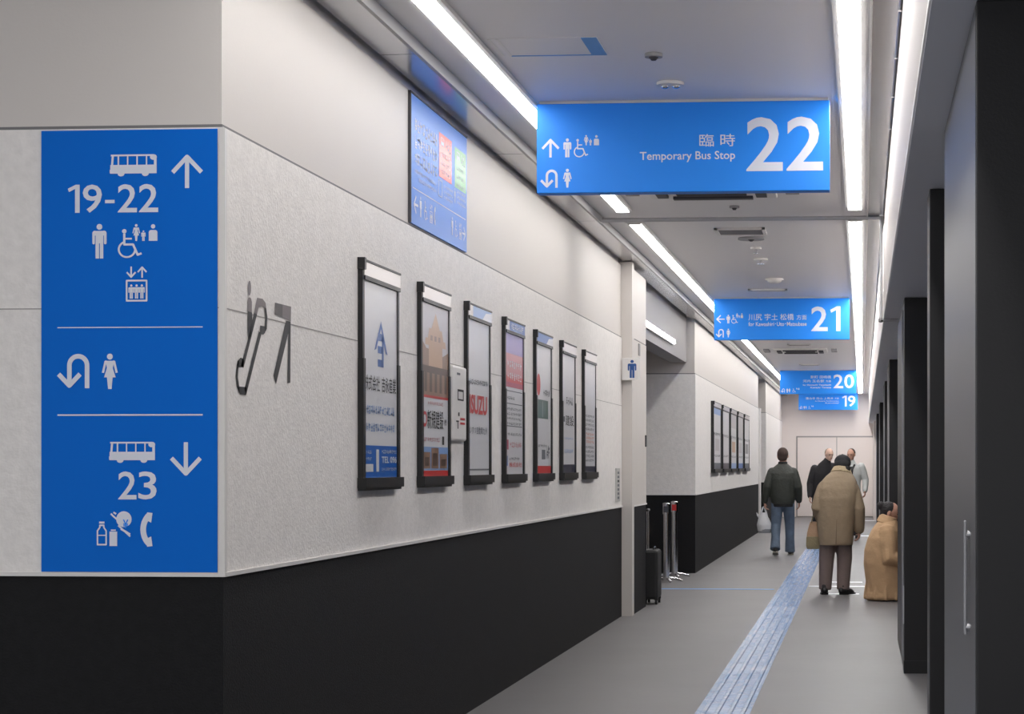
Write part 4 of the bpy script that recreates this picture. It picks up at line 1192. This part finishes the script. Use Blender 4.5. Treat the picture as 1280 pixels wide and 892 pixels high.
# -- crouching person in tan coat, facing the pillars
def b_crouch(t, M, org, P, Rm):
    mc = mat('tan_coat', (188, 154, 118), .9, bump=(9, .9, 6), vary=(4, .07)); mt = mat('dark_trousers', (44, 40, 42), .8)
    mb = MB(); legs(mb, P, [.095, .09, .075, .065, .060], .0, (.17, .14)); organic(mb, 'trousers', t, mt, .009, 2, M, org)
    mb = MB()
    mb.loft([(0, .03, .012, .23, .200), (0, .035, .04, .25, .215), (0, .05, .10, .245, .210), (0, .04, .25, .255, .225), (0, .03, .40, .262, .232), (0, .025, .55, .262, .220), (0, .035, .68, .250, .192), (0, .045, .77, .225, .160), (0, .055, .835, .170, .125), (0, .065, .885, .105, .095)], M_any, n=32)
    for k in range(9):
        an = math.radians(150 + k*30)
        mb.sweep([(.13*math.cos(an), .035 + .12*math.sin(an), .55), (.23*math.cos(an), .04 + .205*math.sin(an), .15), (.25*math.cos(an), .04 + .225*math.sin(an), .03)], [.02, .026, .022], M_any, n=8)
    for s in (-1, 1): mb.sweep([(s*.10, .10, .42), (s*.14, .33, .40), (s*.15, .36, .25), (s*.15, .33, .08)], [.13, .105, .09, .085], M_any)
    sleeves(mb, P, [.095, .100, .094, .078, .064], .95)
    ct = organic(mb, 'coat', t, mc, .009, 4, M, org)
    mb = MB(); mb.sweep([(0, .045, .835), (0, .075, .925)], [(.150, .115), (.108, .095)], M_any, n=22, round_ends=False); organic(mb, 'collar', ct, mc, .007, 2, M, org)
    c = P['head']; mh = mat('black_bun_hair', (34, 30, 32), .6, bump=(80, .6))
    mb = MB(); mb.ball(c + Rm @ Vector((0, -.022, .030)), (.086, .094, .096), M_any, rot=Rm); mb.ball(c + Rm @ Vector((0, -.055, -.02)), (.072, .055, .07), M_any, rot=Rm)
    mb.ball(c + Rm @ Vector((0, -.115, .055)), (.05, .045, .048), M_any, rot=Rm); organic(mb, 'hair', t, mh, .006, 2, M, org)
    for s in 'LR':
        shoe(t, M, P['heel'+s], P['toe'+s], mat('black_shoes', (30, 28, 30), .45), M_black)
base = AZ(1102, 752, 0)
Jq = dict(pelvis=(0, -.03, .27), chest=(0, .04, .60), neck=(0, .075, .86), head=(0, .085, .955), look=(0.05, 1, -.25), headup=(0, .25, 1), hs=1.05,
          shL=(-.17, .05, .75), elL=(-.25, .08, .49), wrL=(-.18, .33, .47), shR=(.17, .05, .75), elR=(.255, .08, .47), wrR=(.20, .33, .44),
          hdL=(.3, 1, .1), hnL=(1, 0, -.3), hdR=(-.3, 1, .1), hnR=(-1, 0, -.3),
          hipL=(-.09, -.02, .25), hipR=(.09, -.02, .25), knL=(-.14, .36, .40), knR=(.14, .36, .40), anL=(-.11, .17, .085), anR=(.11, .17, .085),
          heelL=(-.11, .12, 0), toeL=(-.12, .34, 0), heelR=(.11, .12, 0), toeR=(.12, .34, 0))
person('person in a tan coat with a black hair bun crouching beside the dark pillar', (.215, base.y + .27, 0), -math.pi/2, Jq, M_skin, b_crouch)

# -- two people far down the passage
def b_dark(t, M, org, P, Rm):
    mj = mat('black_jacket', (38, 36, 40), .75, bump=(30, .3)); mt = mat('black_trousers', (36, 36, 42), .8)
    mb = MB(); legs(mb, P, [.098, .09, .07, .066, .066], .03, (.17, .13)); organic(mb, 'trousers', t, mt, .011, 2, M, org)
    mb = MB(); mb.sweep([P['pelvis'] - Vector((0, 0, .10)), P['pelvis'] + Vector((0, 0, .05)), P['pelvis'].lerp(P['chest'], .6), P['chest'], P['chest'].lerp(P['neck'], .6), P['neck']], [(.18, .14), (.185, .145), (.19, .145), (.20, .15), (.15, .11), (.075, .075)], M_any, n=22)
    sleeves(mb, P, [.082, .08, .07, .062, .052], .93); organic(mb, 'jacket', t, mj, .010, 3, M, org)
    mb = MB(); c = P['head']; mb.ball(c + Rm @ Vector((0, -.030, .028)), (.079, .085, .092), M_any, rot=Rm); organic(mb, 'hair', t, mat('grey_fair_hair', (150, 132, 120), .8, bump=(80, .5)), .007, 2, M, org)
    for s in 'LR': shoe(t, M, P['heel'+s], P['toe'+s], mat('black_shoes', (30, 28, 30), .45), M_black)
stand = dict(hipL=(-.09, 0, .90), hipR=(.09, 0, .90), knL=(-.10, .02, .49), knR=(.10, .02, .49), anL=(-.105, 0, .085), anR=(.105, 0, .085),
             heelL=(-.11, -.05, 0), toeL=(-.13, .17, 0), heelR=(.11, -.05, 0), toeR=(.13, .17, 0))
p = AZ(1032, 674, 0)
Jd = dict(stand, pelvis=(0, 0, .92), chest=(-.05, .03, 1.30), neck=(-.12, .09, 1.56), head=(-.16, .12, 1.68), look=(-.5, 1, -.2), hs=1.05,
          shL=(-.23, .05, 1.44), elL=(-.30, .08, 1.16), wrL=(-.22, .25, 1.0), shR=(.13, .02, 1.40), elR=(.22, .03, 1.10), wrR=(.22, .12, .84))
person('person in black clothing leaning over, half hidden behind the beige coat', (AY(1026.5, 600, 38.2).x, 38.2, .010), math.pi, Jd, mat('pale_skin', (214, 178, 160), .55), b_dark)
def b_light(t, M, org, P, Rm):
    mj = mat('white_jacket', (206, 208, 206), .7, bump=(26, .4)); mt = mat('black_trousers', (36, 36, 42), .8)
    mb = MB(); legs(mb, P, [.098, .09, .07, .066, .066], .03, (.17, .13)); organic(mb, 'trousers', t, mt, .011, 2, M, org)
    mb = MB(); mb.sweep([(0, 0, .84), (0, 0, .92), (0, 0, 1.10), (0, .0, 1.30), (0, 0, 1.42), (0, .0, 1.50), (0, .01, 1.55)], [(.18, .14), (.19, .145), (.19, .145), (.205, .15), (.185, .125), (.11, .09), (.075, .075)], M_any, n=22)
    sleeves(mb, P, [.082, .08, .07, .062, .052], .93); jk = organic(mb, 'jacket', t, mj, .010, 3, M, org)
    mb = MB(); mb.sweep([(0, .118, 1.44), (0, .152, 1.30), (0, .148, 1.10)], [(.05, .012), (.035, .010), (.02, .008)], M_any); mb.v = [M @ p for p in mb.v]; mb.build('dark_shirt_front', jk, origin=org, smooth=True)
    jk.children[0].data.materials.clear(); jk.children[0].data.materials.append(MATS['black_jacket'])
    mb = MB(); mb.sweep([(-.07, .10, 1.49), (.02, .168, 1.32), (.15, .165, 1.08)], [(.022, .008)]*3, M_any); mb.v = [M @ p for p in mb.v]; o = mb.build('bag_strap', t, origin=org, smooth=True); o.data.materials.clear(); o.data.materials.append(M_black)
    mb = MB(); c = P['head']; mb.ball(c + Rm @ Vector((0, -.018, .034)), (.082, .094, .096), M_any, rot=Rm); organic(mb, 'hair', t, mat('dark_brown_hair', (62, 50, 48), .7, bump=(80, .5)), .007, 2, M, org)
    for s in 'LR': shoe(t, M, P['heel'+s], P['toe'+s], mat('black_shoes', (30, 28, 30), .45), M_black)
Jl = dict({k: (v[0], v[1], v[2] + (.03 if k[:3] in ('hip',) else 0)) for k, v in stand.items()}, pelvis=(0, 0, .97), chest=(0, 0, 1.32), neck=(0, .01, 1.55), head=(0, .03, 1.69), look=(.35, 1, -.1), hs=1.05,
          shL=(-.20, 0, 1.45), elL=(-.29, -.01, 1.18), wrL=(-.28, .10, .95), shR=(.20, 0, 1.45), elR=(.27, .02, 1.17), wrR=(.18, .22, 1.05))
person('person in an open white jacket and dark trousers, farthest along the passage', (AY(1064, 600, 39.0).x, 39.0, 0), math.pi, Jl, M_skin, b_light)
